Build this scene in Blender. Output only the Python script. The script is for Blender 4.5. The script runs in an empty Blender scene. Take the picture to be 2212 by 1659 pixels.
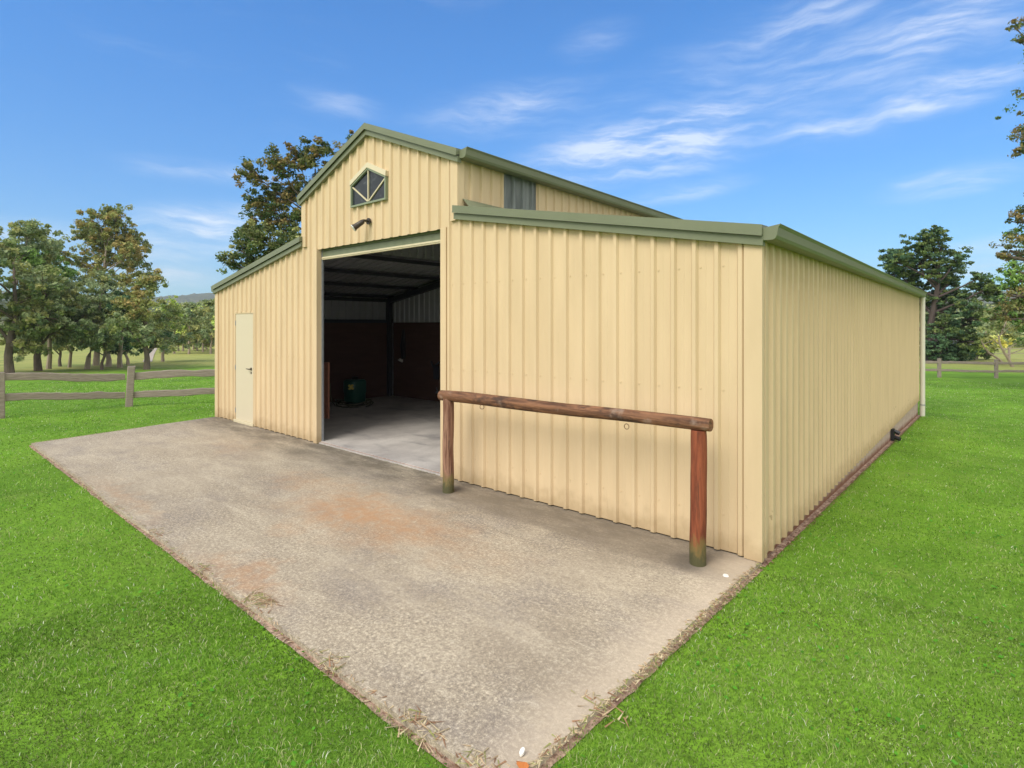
import bpy, math, random
import numpy as np
from mathutils import Vector, Matrix, noise
PI = math.pi
random.seed(7); RNG = np.random.default_rng(11)
S = bpy.context.scene
COL = S.collection

# ------------------------------------------------------------ camera
YAW = math.radians(40.9)
FW = Vector((-math.sin(YAW), math.cos(YAW), 0)); RT = Vector((math.cos(YAW), math.sin(YAW), 0))
CAM = Vector((1.372, -4.5, 1.83)); FPX = 1202.0; CX = 1106.0; HY = 700.0
cd = bpy.data.cameras.new("camera"); cam = bpy.data.objects.new("camera", cd); COL.objects.link(cam)
cam.location = CAM; cam.rotation_euler = (PI/2, 0, YAW)
cd.sensor_width = 36; cd.lens = 36*FPX/2212.0; cd.shift_y = -(829.5-HY)/2212.0
cd.clip_start = .05; cd.clip_end = 12000
S.camera = cam
S.view_settings.view_transform = 'Standard'; S.view_settings.look = 'None'
S.view_settings.exposure = 0.62; S.view_settings.gamma = 1.0

# ------------------------------------------------------------ node helper
class NT:
    def __init__(s, tree): s.t = tree; s.n = tree.nodes; s.l = tree.links
    def new(s, ty, **kw):
        n = s.n.new(ty)
        for k, v in kw.items(): setattr(n, k, v)
        return n
    def put(s, sock, v):
        if hasattr(v, 'is_output'): s.l.new(v, sock)
        elif v is not None:
            if sock.type == 'RGBA' and len(v) == 3: v = (*v, 1)
            sock.default_value = v
    def m(s, op, a, b=None, c=None, clamp=False):
        n = s.new('ShaderNodeMath', operation=op, use_clamp=clamp)
        s.put(n.inputs[0], a)
        if b is not None: s.put(n.inputs[1], b)
        if c is not None: s.put(n.inputs[2], c)
        return n.outputs[0]
    def ss(s, x, lo, hi, a=0., b=1.):
        n = s.new('ShaderNodeMapRange', interpolation_type='SMOOTHSTEP')
        s.put(n.inputs[0], x)
        for i, v in enumerate((lo, hi, a, b)): n.inputs[1+i].default_value = v
        return n.outputs[0]
    def mix(s, f, a, b, blend='MIX'):
        n = s.new('ShaderNodeMix', data_type='RGBA', blend_type=blend)
        s.put(n.inputs[0], f); s.put(n.inputs[6], a); s.put(n.inputs[7], b)
        return n.outputs[2]
    def noise(s, vec, scale, detail=4, rough=.55, dist=0.):
        n = s.new('ShaderNodeTexNoise'); s.put(n.inputs['Vector'], vec)
        n.inputs['Scale'].default_value = scale; n.inputs['Detail'].default_value = detail
        n.inputs['Roughness'].default_value = rough; n.inputs['Distortion'].default_value = dist
        return n.outputs[0]
    def xyz(s, x=0., y=0., z=0.):
        n = s.new('ShaderNodeCombineXYZ')
        for i, v in enumerate((x, y, z)): s.put(n.inputs[i], v)
        return n.outputs[0]
    def sep(s, v):
        n = s.new('ShaderNodeSeparateXYZ'); s.put(n.inputs[0], v); return n.outputs
    def mapv(s, v, scale=(1, 1, 1), rot=(0, 0, 0), loc=(0, 0, 0)):
        n = s.new('ShaderNodeMapping'); s.put(n.inputs[0], v)
        n.inputs['Scale'].default_value = scale; n.inputs['Rotation'].default_value = rot; n.inputs['Location'].default_value = loc
        return n.outputs[0]
    def pos(s): return s.new('ShaderNodeNewGeometry').outputs['Position']
    def obj(s): return s.new('ShaderNodeTexCoord').outputs['Object']
    def bump(s, h, dist=.01, strength=1.):
        n = s.new('ShaderNodeBump'); s.put(n.inputs['Height'], h)
        n.inputs['Distance'].default_value = dist; n.inputs['Strength'].default_value = strength
        return n.outputs[0]

def material(name, col=(.5, .5, .5), rough=.6, metal=0., build=None, spec=.5):
    m = bpy.data.materials.new(name); m.use_nodes = True
    t = NT(m.node_tree); b = t.n['Principled BSDF']
    b.inputs['Base Color'].default_value = (*col, 1); b.inputs['Roughness'].default_value = rough
    b.inputs['Metallic'].default_value = metal; b.inputs['Specular IOR Level'].default_value = spec
    if build: build(t, b)
    return m

# ------------------------------------------------------------ world: sky with cirrus
SUN_EL = math.radians(48); SUN_AZ = math.atan2(-.97, .08)      # sun stands in front of the barn, behind the photographer
w = bpy.data.worlds.new("World"); S.world = w; w.use_nodes = True
t = NT(w.node_tree); bg = t.n['Background']
sky = t.new('ShaderNodeTexSky', sky_type='NISHITA'); sky.sun_disc = False
sky.sun_elevation = SUN_EL; sky.sun_rotation = PI/2 - SUN_AZ
sky.air_density = 1.0; sky.dust_density = .3; sky.ozone_density = 2.2
d = t.new('ShaderNodeTexCoord').outputs['Generated']
dx, dy, dz = t.sep(d)
az = t.m('ARCTAN2', dx, dy)                       # 0 = +Y, negative = west
hl = t.m('SQRT', t.m('ADD', t.m('MULTIPLY', dx, dx), t.m('MULTIPLY', dy, dy)))
el = t.m('ARCTAN2', dz, hl)
v = t.xyz(az, el, 0.)
warp = t.noise(v, 3.0, 3)
w2 = t.noise(t.mapv(v, loc=(7, 3, 1)), 5.0, 3)
vv = t.xyz(t.m('ADD', az, t.m('MULTIPLY', warp, .08)), t.m('ADD', el, t.m('MULTIPLY', w2, .07)), 0.)
stre = t.noise(t.mapv(vv, scale=(2.6, 17, 1), rot=(0, 0, .22)), 1.6, 8, .62)
fine = t.noise(t.mapv(vv, scale=(7, 42, 1), rot=(0, 0, .3)), 1.6, 6, .6)
cov = t.noise(t.mapv(v, scale=(1.2, 2.4, 1), loc=(2.3, .6, 0)), 1.5, 3, .5)
def blob(a0, e0, ra, re, rot, amp):
    c, s_ = math.cos(rot), math.sin(rot)
    da = t.m('SUBTRACT', az, a0); de = t.m('SUBTRACT', el, e0)
    p = t.m('DIVIDE', t.m('ADD', t.m('MULTIPLY', da, c), t.m('MULTIPLY', de, s_)), ra)
    q = t.m('DIVIDE', t.m('SUBTRACT', t.m('MULTIPLY', de, c), t.m('MULTIPLY', da, s_)), re)
    r = t.m('SQRT', t.m('ADD', t.m('MULTIPLY', p, p), t.m('MULTIPLY', q, q)))
    return t.m('MULTIPLY', t.ss(r, 1.0, .0), amp)
def azel(px, py):
    a = (px-CX)/FPX; dv = FW + a*RT; return math.atan2(dv.x, dv.y), math.atan2((HY-py)/FPX, dv.length)
tot = None
for px, py, rx, re, rot, amp in [(1410, 318, .31, .075, .10, .80), (1560, 245, .30, .03, .18, .2), (1120, 240, .26, .06, .1, .32), (1600, 150, .34, .10, .22, .17),
                                 (1740, 50, .16, .04, .25, .25), (1290, 90, .10, .04, .15, .16), (730, 222, .11, .035, -.1, .2), (440, 500, .17, .06, .1, .75),
                                 (430, 372, .15, .025, 0, .45), (1950, 130, .25, .12, .2, .26), (2050, 200, .12, .035, .1, .6), (2060, 390, .12, .03, .1, .5),
                                 (1480, 415, .14, .025, .1, .35), (2120, 560, .12, .04, .1, .6), (2090, 15, .14, .05, .2, .35), (60, 505, .12, .03, 0, .5), (350, 590, .1, .05, 0, .6), (1810, 280, .12, .03, 0, .4)]:
    a0, e0 = azel(px, py)
    bb = blob(a0, e0, rx, re, rot, amp)
    tot = bb if tot is None else t.m('ADD', tot, bb)
tot = t.m('MULTIPLY', tot, t.ss(stre, .34, .66, .25, 1.5))
tot = t.m('MULTIPLY', tot, t.ss(fine, .30, .68, .35, 1.3))
gen = t.m('MULTIPLY', t.ss(stre, .50, .80), t.ss(cov, .44, .72, 0., .22))
fill_cloud = t.m('MULTIPLY', t.m('MAXIMUM', t.ss(dy, -.02, -.5, 0., .92), t.ss(dx, .05, .22, 0., .95)), t.ss(stre, .2, .5, .8, 1.0))   # unseen cloud cover added behind and right of the camera as white fill light
cl = t.m('MINIMUM', t.m('ADD', tot, gen), .92, clamp=True)
hsv = t.new('ShaderNodeHueSaturation'); t.put(hsv.inputs['Color'], sky.outputs[0])
hsv.inputs['Saturation'].default_value = 1.12; hsv.inputs['Value'].default_value = 1.0
skc = t.mix(1., hsv.outputs[0], t.mix(t.ss(el, .0, .55), (.44, .88, 1.20), (.44, 1.17, 1.66)), 'MULTIPLY')
c = t.mix(t.m('MULTIPLY', cl, .62), skc, (8.8, 9.0, 9.2))
c = t.mix(fill_cloud, c, (10.5, 10.2, 9.6))
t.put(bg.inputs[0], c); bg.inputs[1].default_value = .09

sl = bpy.data.lights.new("sun", 'SUN'); so = bpy.data.objects.new("sun", sl); COL.objects.link(so)
sl.energy = 2.1; sl.angle = math.radians(36); sl.color = (1, .95, .86)
sd = Vector((math.cos(SUN_AZ)*math.cos(SUN_EL), math.sin(SUN_AZ)*math.cos(SUN_EL), math.sin(SUN_EL)))
so.rotation_euler = sd.to_track_quat('Z', 'Y').to_euler()

# ------------------------------------------------------------ mesh helpers
class MB:
    def __init__(s): s.v = []; s.f = []; s.mi = []; s.cur = 0
    def face(s, pts, mi=None):
        i = len(s.v); s.v += [tuple(p) for p in pts]; s.f.append(list(range(i, i+len(pts)))); s.mi.append(s.cur if mi is None else mi)
    def box(s, x0, x1, y0, y1, z0, z1):
        s.hexa([(x0, y0, z0), (x1, y0, z0), (x1, y1, z0), (x0, y1, z0)], [(x0, y0, z1), (x1, y0, z1), (x1, y1, z1), (x0, y1, z1)])
    def hexa(s, b, u):
        s.loft([b, u])
    def loft(s, rings, cap=True, closed=True):
        i = len(s.v); n = len(rings[0])
        for r in rings: s.v += [tuple(p) for p in r]
        for k in range(len(rings)-1):
            for j in range(n if closed else n-1):
                a = i+k*n+j; b = i+k*n+(j+1) % n
                s.f.append([a, b, b+n, a+n]); s.mi.append(s.cur)
        if cap:
            s.f.append([i+j for j in range(n)][::-1]); s.mi.append(s.cur)
            s.f.append([i+(len(rings)-1)*n+j for j in range(n)]); s.mi.append(s.cur)
    def tube(s, pts, radii, n=8, cap=True, wob=0., rng=random):
        pts = [Vector(p) for p in pts]; rings = []
        ref = Vector((0, 0, 1))
        for k, p in enumerate(pts):
            d_ = (pts[min(k+1, len(pts)-1)] - pts[max(k-1, 0)]).normalized()
            if abs(d_.dot(ref)) > .95: r_ = Vector((1, 0, 0))
            else: r_ = ref
            a = d_.cross(r_).normalized(); b = d_.cross(a)
            r = radii[k] if hasattr(radii, '__len__') else radii
            rings.append([p + (a*math.cos(2*PI*j/n)+b*math.sin(2*PI*j/n))*r*(1+(rng.uniform(-wob, wob) if wob else 0)) for j in range(n)])
        s.loft(rings, cap)
    def build(s, name, mats, parent=None, smooth=False, bevel=0):
        me = bpy.data.meshes.new(name); me.from_pydata(s.v, [], s.f)
        if not isinstance(mats, (list, tuple)): mats = [mats]
        for m in mats: me.materials.append(m)
        me.polygons.foreach_set('material_index', s.mi)
        me.update()
        o = bpy.data.objects.new(name, me); COL.objects.link(o)
        import bmesh
        bm = bmesh.new(); bm.from_mesh(me); bmesh.ops.remove_doubles(bm, verts=bm.verts, dist=1e-5); 
        bmesh.ops.recalc_face_normals(bm, faces=bm.faces); bm.to_mesh(me); bm.free()
        if smooth:
            me.polygons.foreach_set('use_smooth', [True]*len(me.polygons)); me.set_sharp_from_angle(angle=math.radians(38))
        if bevel:
            md = o.modifiers.new('bevel', 'BEVEL'); md.width = bevel; md.segments = 2; md.limit_method = 'ANGLE'
        if parent:
            o.parent = parent
            o.matrix_parent_inverse = Matrix.Translation(-parent.location)
        return o
def tag(o, label=None, cat=None, group=None, kind=None):
    if label: o['label'] = label
    if cat: o['category'] = cat
    if group: o['group'] = group
    if kind: o['kind'] = kind
    return o
def thing(name, loc, label, cat, group=None):
    o = bpy.data.objects.new(name, None); COL.objects.link(o); o.location = loc; o.empty_display_size = .2
    return tag(o, label, cat, group)
def npmesh(name, V, Fs, mats, parent=None, color=None):
    """V (n,3); Fs (m,k) equal-sized polygons, k = 3 or 4"""
    me = bpy.data.meshes.new(name)
    me.vertices.add(len(V)); me.vertices.foreach_set('co', np.asarray(V, 'f').ravel())
    m, k = Fs.shape
    me.loops.add(m*k); me.loops.foreach_set('vertex_index', np.asarray(Fs, 'i').ravel())
    me.polygons.add(m); me.polygons.foreach_set('loop_start', np.arange(0, m*k, k, dtype='i'))
    if not isinstance(mats, (list, tuple)): mats = [mats]
    for q in mats: me.materials.append(q)
    if color is not None:
        at = me.attributes.new('tint', 'FLOAT_COLOR', 'POINT'); at.data.foreach_set('color', np.asarray(color, 'f').ravel())
    me.update(calc_edges=True); me.validate()
    o = bpy.data.objects.new(name, me); COL.objects.link(o)
    if parent: o.parent = parent; o.matrix_parent_inverse = Matrix.Translation(-parent.location)
    return o
def tz(x, y):
    """ground height"""
    a = .028*max(0., y) + .008*max(0., -x-10.6) + .042*max(0., -x-16) + .012*max(0., x-6)
    z = -2.0*math.tanh(a/2.0)
    n = noise.noise(Vector((x*.11, y*.11, 3.)))*.10 + noise.noise(Vector((x*.6, y*.6, 9.)))*.018
    dd = max(0-x-10.4, x-.1, -2.95-y, y-12.1, 0)
    z += n*min(1., max(0., dd)/6.)
    R_ = math.hypot(x, y)
    if R_ > 90: z += (R_-90)*.0018*(1+.5*noise.noise(Vector((x*.01, y*.01, 1.))))
    return z - .04
def at(px, depth, z=None):
    p = CAM + depth*FW + (px-CX)/FPX*depth*RT
    return Vector((p.x, p.y, tz(p.x, p.y) if z is None else z))
def atp(px, py, depth):
    p = CAM + depth*FW + (px-CX)/FPX*depth*RT
    return Vector((p.x, p.y, CAM.z + (HY-py)/FPX*depth))

# ------------------------------------------------------------ materials
def b_cream(t, b):
    p = t.pos(); n1 = t.noise(t.mapv(p, scale=(3, 3, .5)), 1.5, 5); n2 = t.noise(p, 60, 3)
    c = t.mix(t.ss(n1, .3, .7), (.605, .468, .292), (.665, .518, .328))
    c = t.mix(t.m('MULTIPLY', n2, .12), c, (.55, .42, .24))
    x, y, z = t.sep(p)
    splash = t.m('MULTIPLY', t.ss(t.m('SUBTRACT', z, t.m('MULTIPLY', t.noise(p, 9, 5), .30)), .10, -.16), .55)
    c = t.mix(splash, c, (.33, .23, .12))
    spot = t.m('MULTIPLY', t.ss(t.noise(t.mapv(p, scale=(1, 1, .45)), 17, 3, .7), .665, .72), t.m('MULTIPLY', t.ss(z, .6, .05), t.ss(x, -.3, 0.)))
    c = t.mix(t.m('MULTIPLY', spot, .75), c, (.20, .15, .08))
    t.put(b.inputs['Base Color'], c); t.put(b.inputs['Roughness'], t.ss(n1, .2, .8, .50, .64))
    t.put(b.inputs['Normal'], t.bump(t.noise(t.mapv(p, scale=(1, 1, .25)), 5, 2), .006, .5))
M = {}
M['cream'] = material('cream painted steel', rough=.5, build=b_cream, spec=.2)
def b_green(t, b):
    n = t.noise(t.pos(), 4, 4)
    t.put(b.inputs['Base Color'], t.mix(n, (.150, .170, .100), (.185, .205, .130)))
M['green'] = material('green painted steel', rough=.45, build=b_green, spec=.4)
M['trim'] = material('pale cream trim', (.60, .53, .36), .5)
M['door'] = material('off white door', (.60, .53, .385), .5)
M['galv'] = material('galvanised steel', (.30, .32, .35), .45, .6, lambda t, b: t.put(b.inputs['Base Color'], t.mix(t.noise(t.pos(), 14, 3), (.24, .26, .29), (.40, .42, .45))))
M['lining'] = material('unpainted sheet inside', rough=.5, metal=.2, build=lambda t, b: t.put(b.inputs['Base Color'], t.mix(t.noise(t.pos(), 3, 4), (.38, .39, .43), (.52, .53, .57))))
M['steel_dark'] = material('dark rusty steel frame', (.055, .06, .075), .6, .3)
def b_kick(t, b):
    p = t.pos(); n = t.noise(t.mapv(p, scale=(1, 1, 5)), 2, 5)
    c = t.mix(n, (.060, .030, .022), (.135, .068, .050))
    t.put(b.inputs['Base Color'], c)
M['kick'] = material('brown stable boards', rough=.75, build=b_kick)
M['black'] = material('black plastic', (.015, .015, .017), .45)
M['bronze'] = material('dark bronze metal', (.06, .05, .04), .4, .5)
M['lens'] = material('frosted lamp glass', (.75, .76, .72), .25)
def b_glass(t, b):
    p = t.pos(); n = t.noise(t.mapv(p, scale=(1, 1, 1.6)), 9, 6, .7)
    t.put(b.inputs['Base Color'], t.mix(t.ss(n, .50, .70), (.022, .028, .035), (.06, .07, .08)))
    t.put(b.inputs['Normal'], t.bump(t.noise(p, 3, 2), .02, .4))
M['glass'] = material('dusty dark window glass', rough=.12, build=b_glass, spec=.3)
def b_fibre(t, b):
    p = t.pos(); n = t.noise(t.mapv(p, scale=(9, 9, 1.2)), 1.6, 5)
    t.put(b.inputs['Base Color'], t.mix(t.ss(n, .35, .65), (.14, .16, .155), (.30, .33, .32)))
    tr = t.new('ShaderNodeBsdfTranslucent'); tr.inputs[0].default_value = (.6, .65, .65, 1); mx = t.new('ShaderNodeMixShader'); mx.inputs[0].default_value = .35
    t.l.new(b.outputs[0], mx.inputs[1]); t.l.new(tr.outputs[0], mx.inputs[2]); t.l.new(mx.outputs[0], t.n['Material Output'].inputs[0])
M['fibre'] = material('weathered translucent sheet', rough=.35, build=b_fibre)
M['seal'] = material('rust red dust', (.16, .05, .03), .8)

def b_conc(t, b):
    p = t.pos(); x, y, z = t.sep(p)
    big = t.noise(p, .55, 5, .6); mid = t.noise(t.mapv(p, scale=(.55, 1.5, 1), rot=(0, 0, .25)), 2.0, 7, .68, .3); spk = t.noise(p, 46, 8, .92); spk2 = t.noise(t.mapv(p, loc=(3, 7, 1)), 18, 7, .85)
    c = t.mix(t.ss(big, .32, .68), (.285, .235, .175), (.395, .333, .248))
    c = t.mix(t.ss(mid, .42, .70, 0, .55), c, (.50, .43, .325))
    c = t.mix(t.ss(t.noise(t.mapv(p, loc=(11, 2, 0), scale=(.7, 1.2, 1)), 1.1, 8, .78), .46, .68, 0, .60), c, (.20, .172, .160))
    # exposed aggregate
    agg = t.ss(t.noise(t.mapv(p, loc=(2, 9, 4)), .8, 4, .6), .35, .65, .45, 1.)
    c = t.mix(t.m('MULTIPLY', t.ss(spk, .50, .60, 0, .72), agg), c, (.78, .68, .50))
    c = t.mix(t.m('MULTIPLY', t.ss(spk, .49, .39, 0, .75), agg), c, (.11, .09, .065))
    c = t.mix(t.ss(spk2, .52, .64, 0, .50), c, (.175, .145, .120))
    c = t.mix(t.ss(spk2, .47, .34, 0, .50), c, (.66, .585, .46))
    # thin pale scratches
    scr = t.noise(t.mapv(p, scale=(.5, 22, 1), rot=(0, 0, .9)), 2.2, 2, .5); c = t.mix(t.m('MULTIPLY', t.ss(scr, .735, .76), .5), c, (.68, .60, .47))
    # orange rust stains
    wx = t.m('ADD', x, t.m('MULTIPLY', t.m('SUBTRACT', t.noise(p, 1.3, 5, .7), .5), 2.2))
    wy = t.m('ADD', y, t.m('MULTIPLY', t.m('SUBTRACT', t.noise(t.mapv(p, loc=(5, 5, 5)), 1.5, 5, .7), .5), 1.5))
    def ell(x0, y0, rx, ry, amp):
        a = t.m('DIVIDE', t.m('SUBTRACT', wx, x0), rx); q = t.m('DIVIDE', t.m('SUBTRACT', wy, y0), ry)
        return t.ss(t.m('SQRT', t.m('ADD', t.m('MULTIPLY', a, a), t.m('MULTIPLY', q, q))), 1., .05, 0., amp)
    r = ell(-3.2, -1.45, 1.5, .75, .80)
    for a in [(-2.2, -1.35, 1.1, .45, .35), (-4.6, -1.15, 1.0, .45, .40), (-2.85, -2.75, .9, .28, .60), (-5.6, -2.75, 1.6, .2, .30), (-7.2, -.95, 1.3, .35, .18)]:
        r = t.m('MAXIMUM', r, ell(*a))
    r = t.m('MULTIPLY', r, t.ss(t.noise(p, 7, 5, .7), .30, .62, .35, 1.1))
    c = t.mix(t.m('MULTIPLY', r, t.ss(spk2, .3, .7, .65, 1.)), c, (.42, .225, .105))
    # dark mould near the wall
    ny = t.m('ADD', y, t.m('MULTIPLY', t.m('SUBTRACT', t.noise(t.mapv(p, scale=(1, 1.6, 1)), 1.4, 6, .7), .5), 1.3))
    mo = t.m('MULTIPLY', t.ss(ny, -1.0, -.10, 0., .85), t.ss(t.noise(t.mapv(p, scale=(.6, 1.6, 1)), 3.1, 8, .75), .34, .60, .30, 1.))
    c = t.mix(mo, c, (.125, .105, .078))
    # damp band under the drip line beside the wall
    dl = t.m('MULTIPLY', t.ss(t.m('ADD', y, t.m('MULTIPLY', t.m('SUBTRACT', t.noise(p, 1.8, 3), .5), .10)), -.60, -.50, 0., .45), t.ss(x, -3.6, -3.1))
    c = t.mix(dl, c, (.19, .155, .115))
    post_shade = t.m('MINIMUM', t.m('ADD', t.m('POWER', t.m('ADD', x, .37), 2.), t.m('POWER', t.m('ADD', y, .36), 2.)), t.m('ADD', t.m('POWER', t.m('ADD', x, 3.2), 2.), t.m('POWER', t.m('ADD', y, .34), 2.)))
    c = t.mix(t.ss(t.m('ADD', post_shade, t.m('MULTIPLY', t.noise(p, 6, 4), .03)), .075, .015, 0, .7), c, (.10, .085, .07))  # contact shade round the two post bases, painted into the concrete
    # paler worn edge on the right-hand side
    nx = t.m('ADD', x, t.m('MULTIPLY', t.m('SUBTRACT', t.noise(p, 2.5, 5), .5), .4))
    c = t.mix(t.ss(nx, -.42, -.05, 0., .55), c, (.56, .46, .345))
    t.put(b.inputs['Base Color'], c)
    h = t.m('ADD', t.m('MULTIPLY', spk, .6), t.m('ADD', t.m('MULTIPLY', spk2, .5), t.m('MULTIPLY', mid, .6)))
    t.put(b.inputs['Normal'], t.bump(h, .002, .4))
M['concrete'] = material('weathered concrete', rough=.9, build=b_conc, spec=.25)
def b_floor(t, b):
    p = t.pos(); n = t.noise(t.mapv(p, scale=(1, .6, 1)), 1.1, 6, .65)
    c = t.mix(t.ss(n, .3, .7), (.33, .30, .28), (.56, .52, .48))
    c = t.mix(t.ss(t.noise(t.mapv(p, scale=(1, 3, 1)), .8, 5), .52, .72, 0, .6), c, (.15, .145, .15))
    c = t.mix(t.ss(t.noise(p, 40, 3), .55, .7, 0, .25), c, (.1, .09, .09))
    t.put(b.inputs['Base Color'], c); t.put(b.inputs['Normal'], t.bump(n, .01, .4))
M['floor'] = material('smooth shed concrete', rough=.8, build=b_floor)
def b_footing(t, b):
    p = t.pos(); x, y, z = t.sep(p)
    n = t.noise(t.mapv(p, scale=(1, 2, 5)), 2.2, 5); c = t.mix(n, (.34, .235, .19), (.60, .46, .39))
    c = t.mix(t.ss(t.m('ADD', z, t.m('ADD', t.m('MULTIPLY', t.m('MAXIMUM', y, 0.), .028), t.m('MULTIPLY', t.noise(p, 6, 4), -.12))), .02, -.08), c, (.20, .085, .045))
    t.put(b.inputs['Base Color'], c); t.put(b.inputs['Normal'], t.bump(n, .02, .8))
M['footing'] = material('rough slab edge concrete', rough=.9, build=b_footing)

def b_lawn(t, b):
    p = t.pos(); x, y, z = t.sep(p)
    n = t.noise(p, .35, 5, .6); m_ = t.noise(p, 2.5, 5, .6); f = t.noise(p, 30, 4, .7)
    c = t.mix(t.ss(n, .35, .65), (.125, .26, .020), (.20, .38, .030))
    c = t.mix(t.ss(m_, .5, .72, 0, .6), c, (.24, .36, .06))
    c = t.mix(t.ss(f, .35, .65, .4, 0), c, (.05, .10, .015))
    # dry paddock farther out
    r = t.m('SQRT', t.m('ADD', t.m('MULTIPLY', t.m('ADD', x, 4.), t.m('ADD', x, 4.)), t.m('MULTIPLY', y, y)))
    r = t.m('ADD', r, t.m('MULTIPLY', t.m('SUBTRACT', n, .5), 16.))
    dry = t.mix(t.noise(p, .12, 5, .65), (.22, .29, .07), (.40, .36, .12))
    dry = t.mix(t.ss(t.noise(t.mapv(p, scale=(.5, .5, .5)), .5, 5, .6), .5, .7, 0, .7), dry, (.10, .17, .04))
    c = t.mix(t.ss(r, 38, 48), c, dry)
    t.put(b.inputs['Base Color'], c); t.put(b.inputs['Normal'], t.bump(f, .03, .8))
M['lawn'] = material('lawn and paddock', rough=.95, build=b_lawn, spec=.15)
def b_blade(t, b):
    a = t.new('ShaderNodeAttribute', attribute_name='tint').outputs['Color']
    t.put(b.inputs['Base Color'], a); b.inputs['Roughness'].default_value = .5
    b.inputs['Specular IOR Level'].default_value = .15
    tr = t.new('ShaderNodeBsdfTranslucent'); t.put(tr.inputs[0], a)
    mx = t.new('ShaderNodeMixShader'); mx.inputs[0].default_value = .3
    t.l.new(b.outputs[0], mx.inputs[1]); t.l.new(tr.outputs[0], mx.inputs[2])
    t.l.new(mx.outputs[0], t.n['Material Output'].inputs[0])
M['blade'] = material('leaf and grass blade', build=b_blade)
def b_bark(t, b):
    p = t.pos(); n = t.noise(t.mapv(p, scale=(6, 6, 1.2)), 2, 5)
    t.put(b.inputs['Base Color'], t.mix(n, (.055, .04, .032), (.24, .19, .15))); t.put(b.inputs['Normal'], t.bump(n, .04, .7))
M['bark'] = material('brown bark', rough=.9, build=b_bark)
def b_pale(t, b):
    p = t.pos(); n = t.noise(t.mapv(p, scale=(5, 5, 1)), 2, 5)
    t.put(b.inputs['Base Color'], t.mix(n, (.16, .12, .09), (.46, .38, .30)))
M['darkbark'] = material('dark pine bark', rough=.9, build=lambda t, b: t.put(b.inputs['Base Color'], t.mix(t.noise(t.mapv(t.pos(), scale=(6, 6, 1.2)), 2, 5), (.03, .022, .02), (.11, .08, .07))))
M['palebark'] = material('pale gum bark', rough=.85, build=b_pale)
def b_grey(t, b):
    p = t.obj(); n = t.noise(t.mapv(p, scale=(1, 1, 1)), 9, 6, .7); g = t.noise(t.mapv(t.pos(), scale=(1.2, 1.2, 9)), 5, 5)
    c = t.mix(g, (.20, .155, .13), (.42, .35, .30)); c = t.mix(t.ss(n, .55, .72, 0, .5), c, (.36, .34, .22))
    t.put(b.inputs['Base Color'], c); t.put(b.inputs['Normal'], t.bump(g, .02, .8))
M['greywood'] = material('weathered grey timber', rough=.9, build=b_grey)
def b_log(t, b):
    p = t.pos(); x, y, z = t.sep(p)
    g = t.noise(t.mapv(p, scale=(1.2, 9, 14)), 2.2, 6, .65, .5)
    c = t.mix(t.ss(g, .3, .7), (.075, .035, .020), (.28, .135, .070))
    c = t.mix(t.ss(t.noise(t.mapv(p, loc=(4, 1, 2), scale=(1, 2, 2)), 3.6, 7, .7), .48, .62, 0, .8), c, (.045, .028, .022))
    c = t.mix(t.ss(t.noise(t.mapv(p, loc=(8, 1, 2)), 6, 5), .58, .72, 0, .5), c, (.36, .27, .21))
    t.put(b.inputs['Base Color'], c); t.put(b.inputs['Normal'], t.bump(g, .012, .8))
M['log'] = material('stained log rail', rough=.75, build=b_log, spec=.3)
def b_post(t, b):
    p = t.pos(); x, y, z = t.sep(p)
    g = t.noise(t.mapv(p, scale=(16, 16, 1.4)), 1.7, 6, .65, .6)
    red = t.mix(t.ss(g, .3, .7), (.13, .032, .015), (.30, .085, .038))
    grey = t.mix(t.ss(g, .3, .7), (.12, .05, .03), (.33, .20, .135))
    left = t.ss(t.m('ADD', x, t.m('MULTIPLY', t.noise(t.mapv(p, scale=(3, 3, .8)), 3, 4), .10)), -2.85, -3.0)
    c = t.mix(t.m('MULTIPLY', left, .9), red, grey)
    c = t.mix(t.ss(t.noise(t.mapv(p, scale=(9, 9, .8), loc=(2, 5, 1)), 2.4, 7, .75), .50, .66, 0, .75), c, (.06, .030, .020))
    zz = t.m('ADD', z, t.m('MULTIPLY', t.m('SUBTRACT', t.noise(t.mapv(p, scale=(1.6, 1.6, .7)), 11, 6, .7), .5), .40))
    c = t.mix(t.ss(zz, .24, .13, 0, .75), c, (.17, .15, .05))
    c = t.mix(t.ss(zz, .16, .06, 0, .9), c, (.075, .075, .035))
    t.put(b.inputs['Base Color'], c); t.put(b.inputs['Normal'], t.bump(g, .010, .8))
M['post'] = material('red stained log post', rough=.7, build=b_post, spec=.3)
M['endgrain'] = material('log end', (.42, .30, .20), .8)
M['ring'] = material('rusty iron', (.17, .10, .055), .6, .6)
M['board'] = material('orange brown board', rough=.7, build=lambda t, b: t.put(b.inputs['Base Color'], t.mix(t.noise(t.mapv(t.pos(), scale=(2, 2, 9)), 2, 4), (.50, .20, .12), (.68, .30, .19))))
M['tank'] = material('dark green plastic', (.012, .075, .055), .4)
M['decal'] = material('yellow print', (.55, .45, .10), .6)
M['white'] = material('white plastic', (.75, .73, .68), .4)
M['pvc'] = material('cream drain pipe', rough=.4, build=lambda t, b: t.put(b.inputs['Base Color'], t.mix(t.noise(t.pos(), 3, 4), (.64, .60, .50), (.74, .70, .60))))
M['soil'] = material('dry soil and leaf litter', rough=.95, build=lambda t, b: (t.put(b.inputs['Base Color'], t.mix(t.ss(t.noise(t.pos(), 22, 5, .7), .35, .65), (.20, .115, .08), (.46, .33, .24))), t.put(b.inputs['Normal'], t.bump(t.noise(t.pos(), 30, 4), .03, 1.))))
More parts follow.
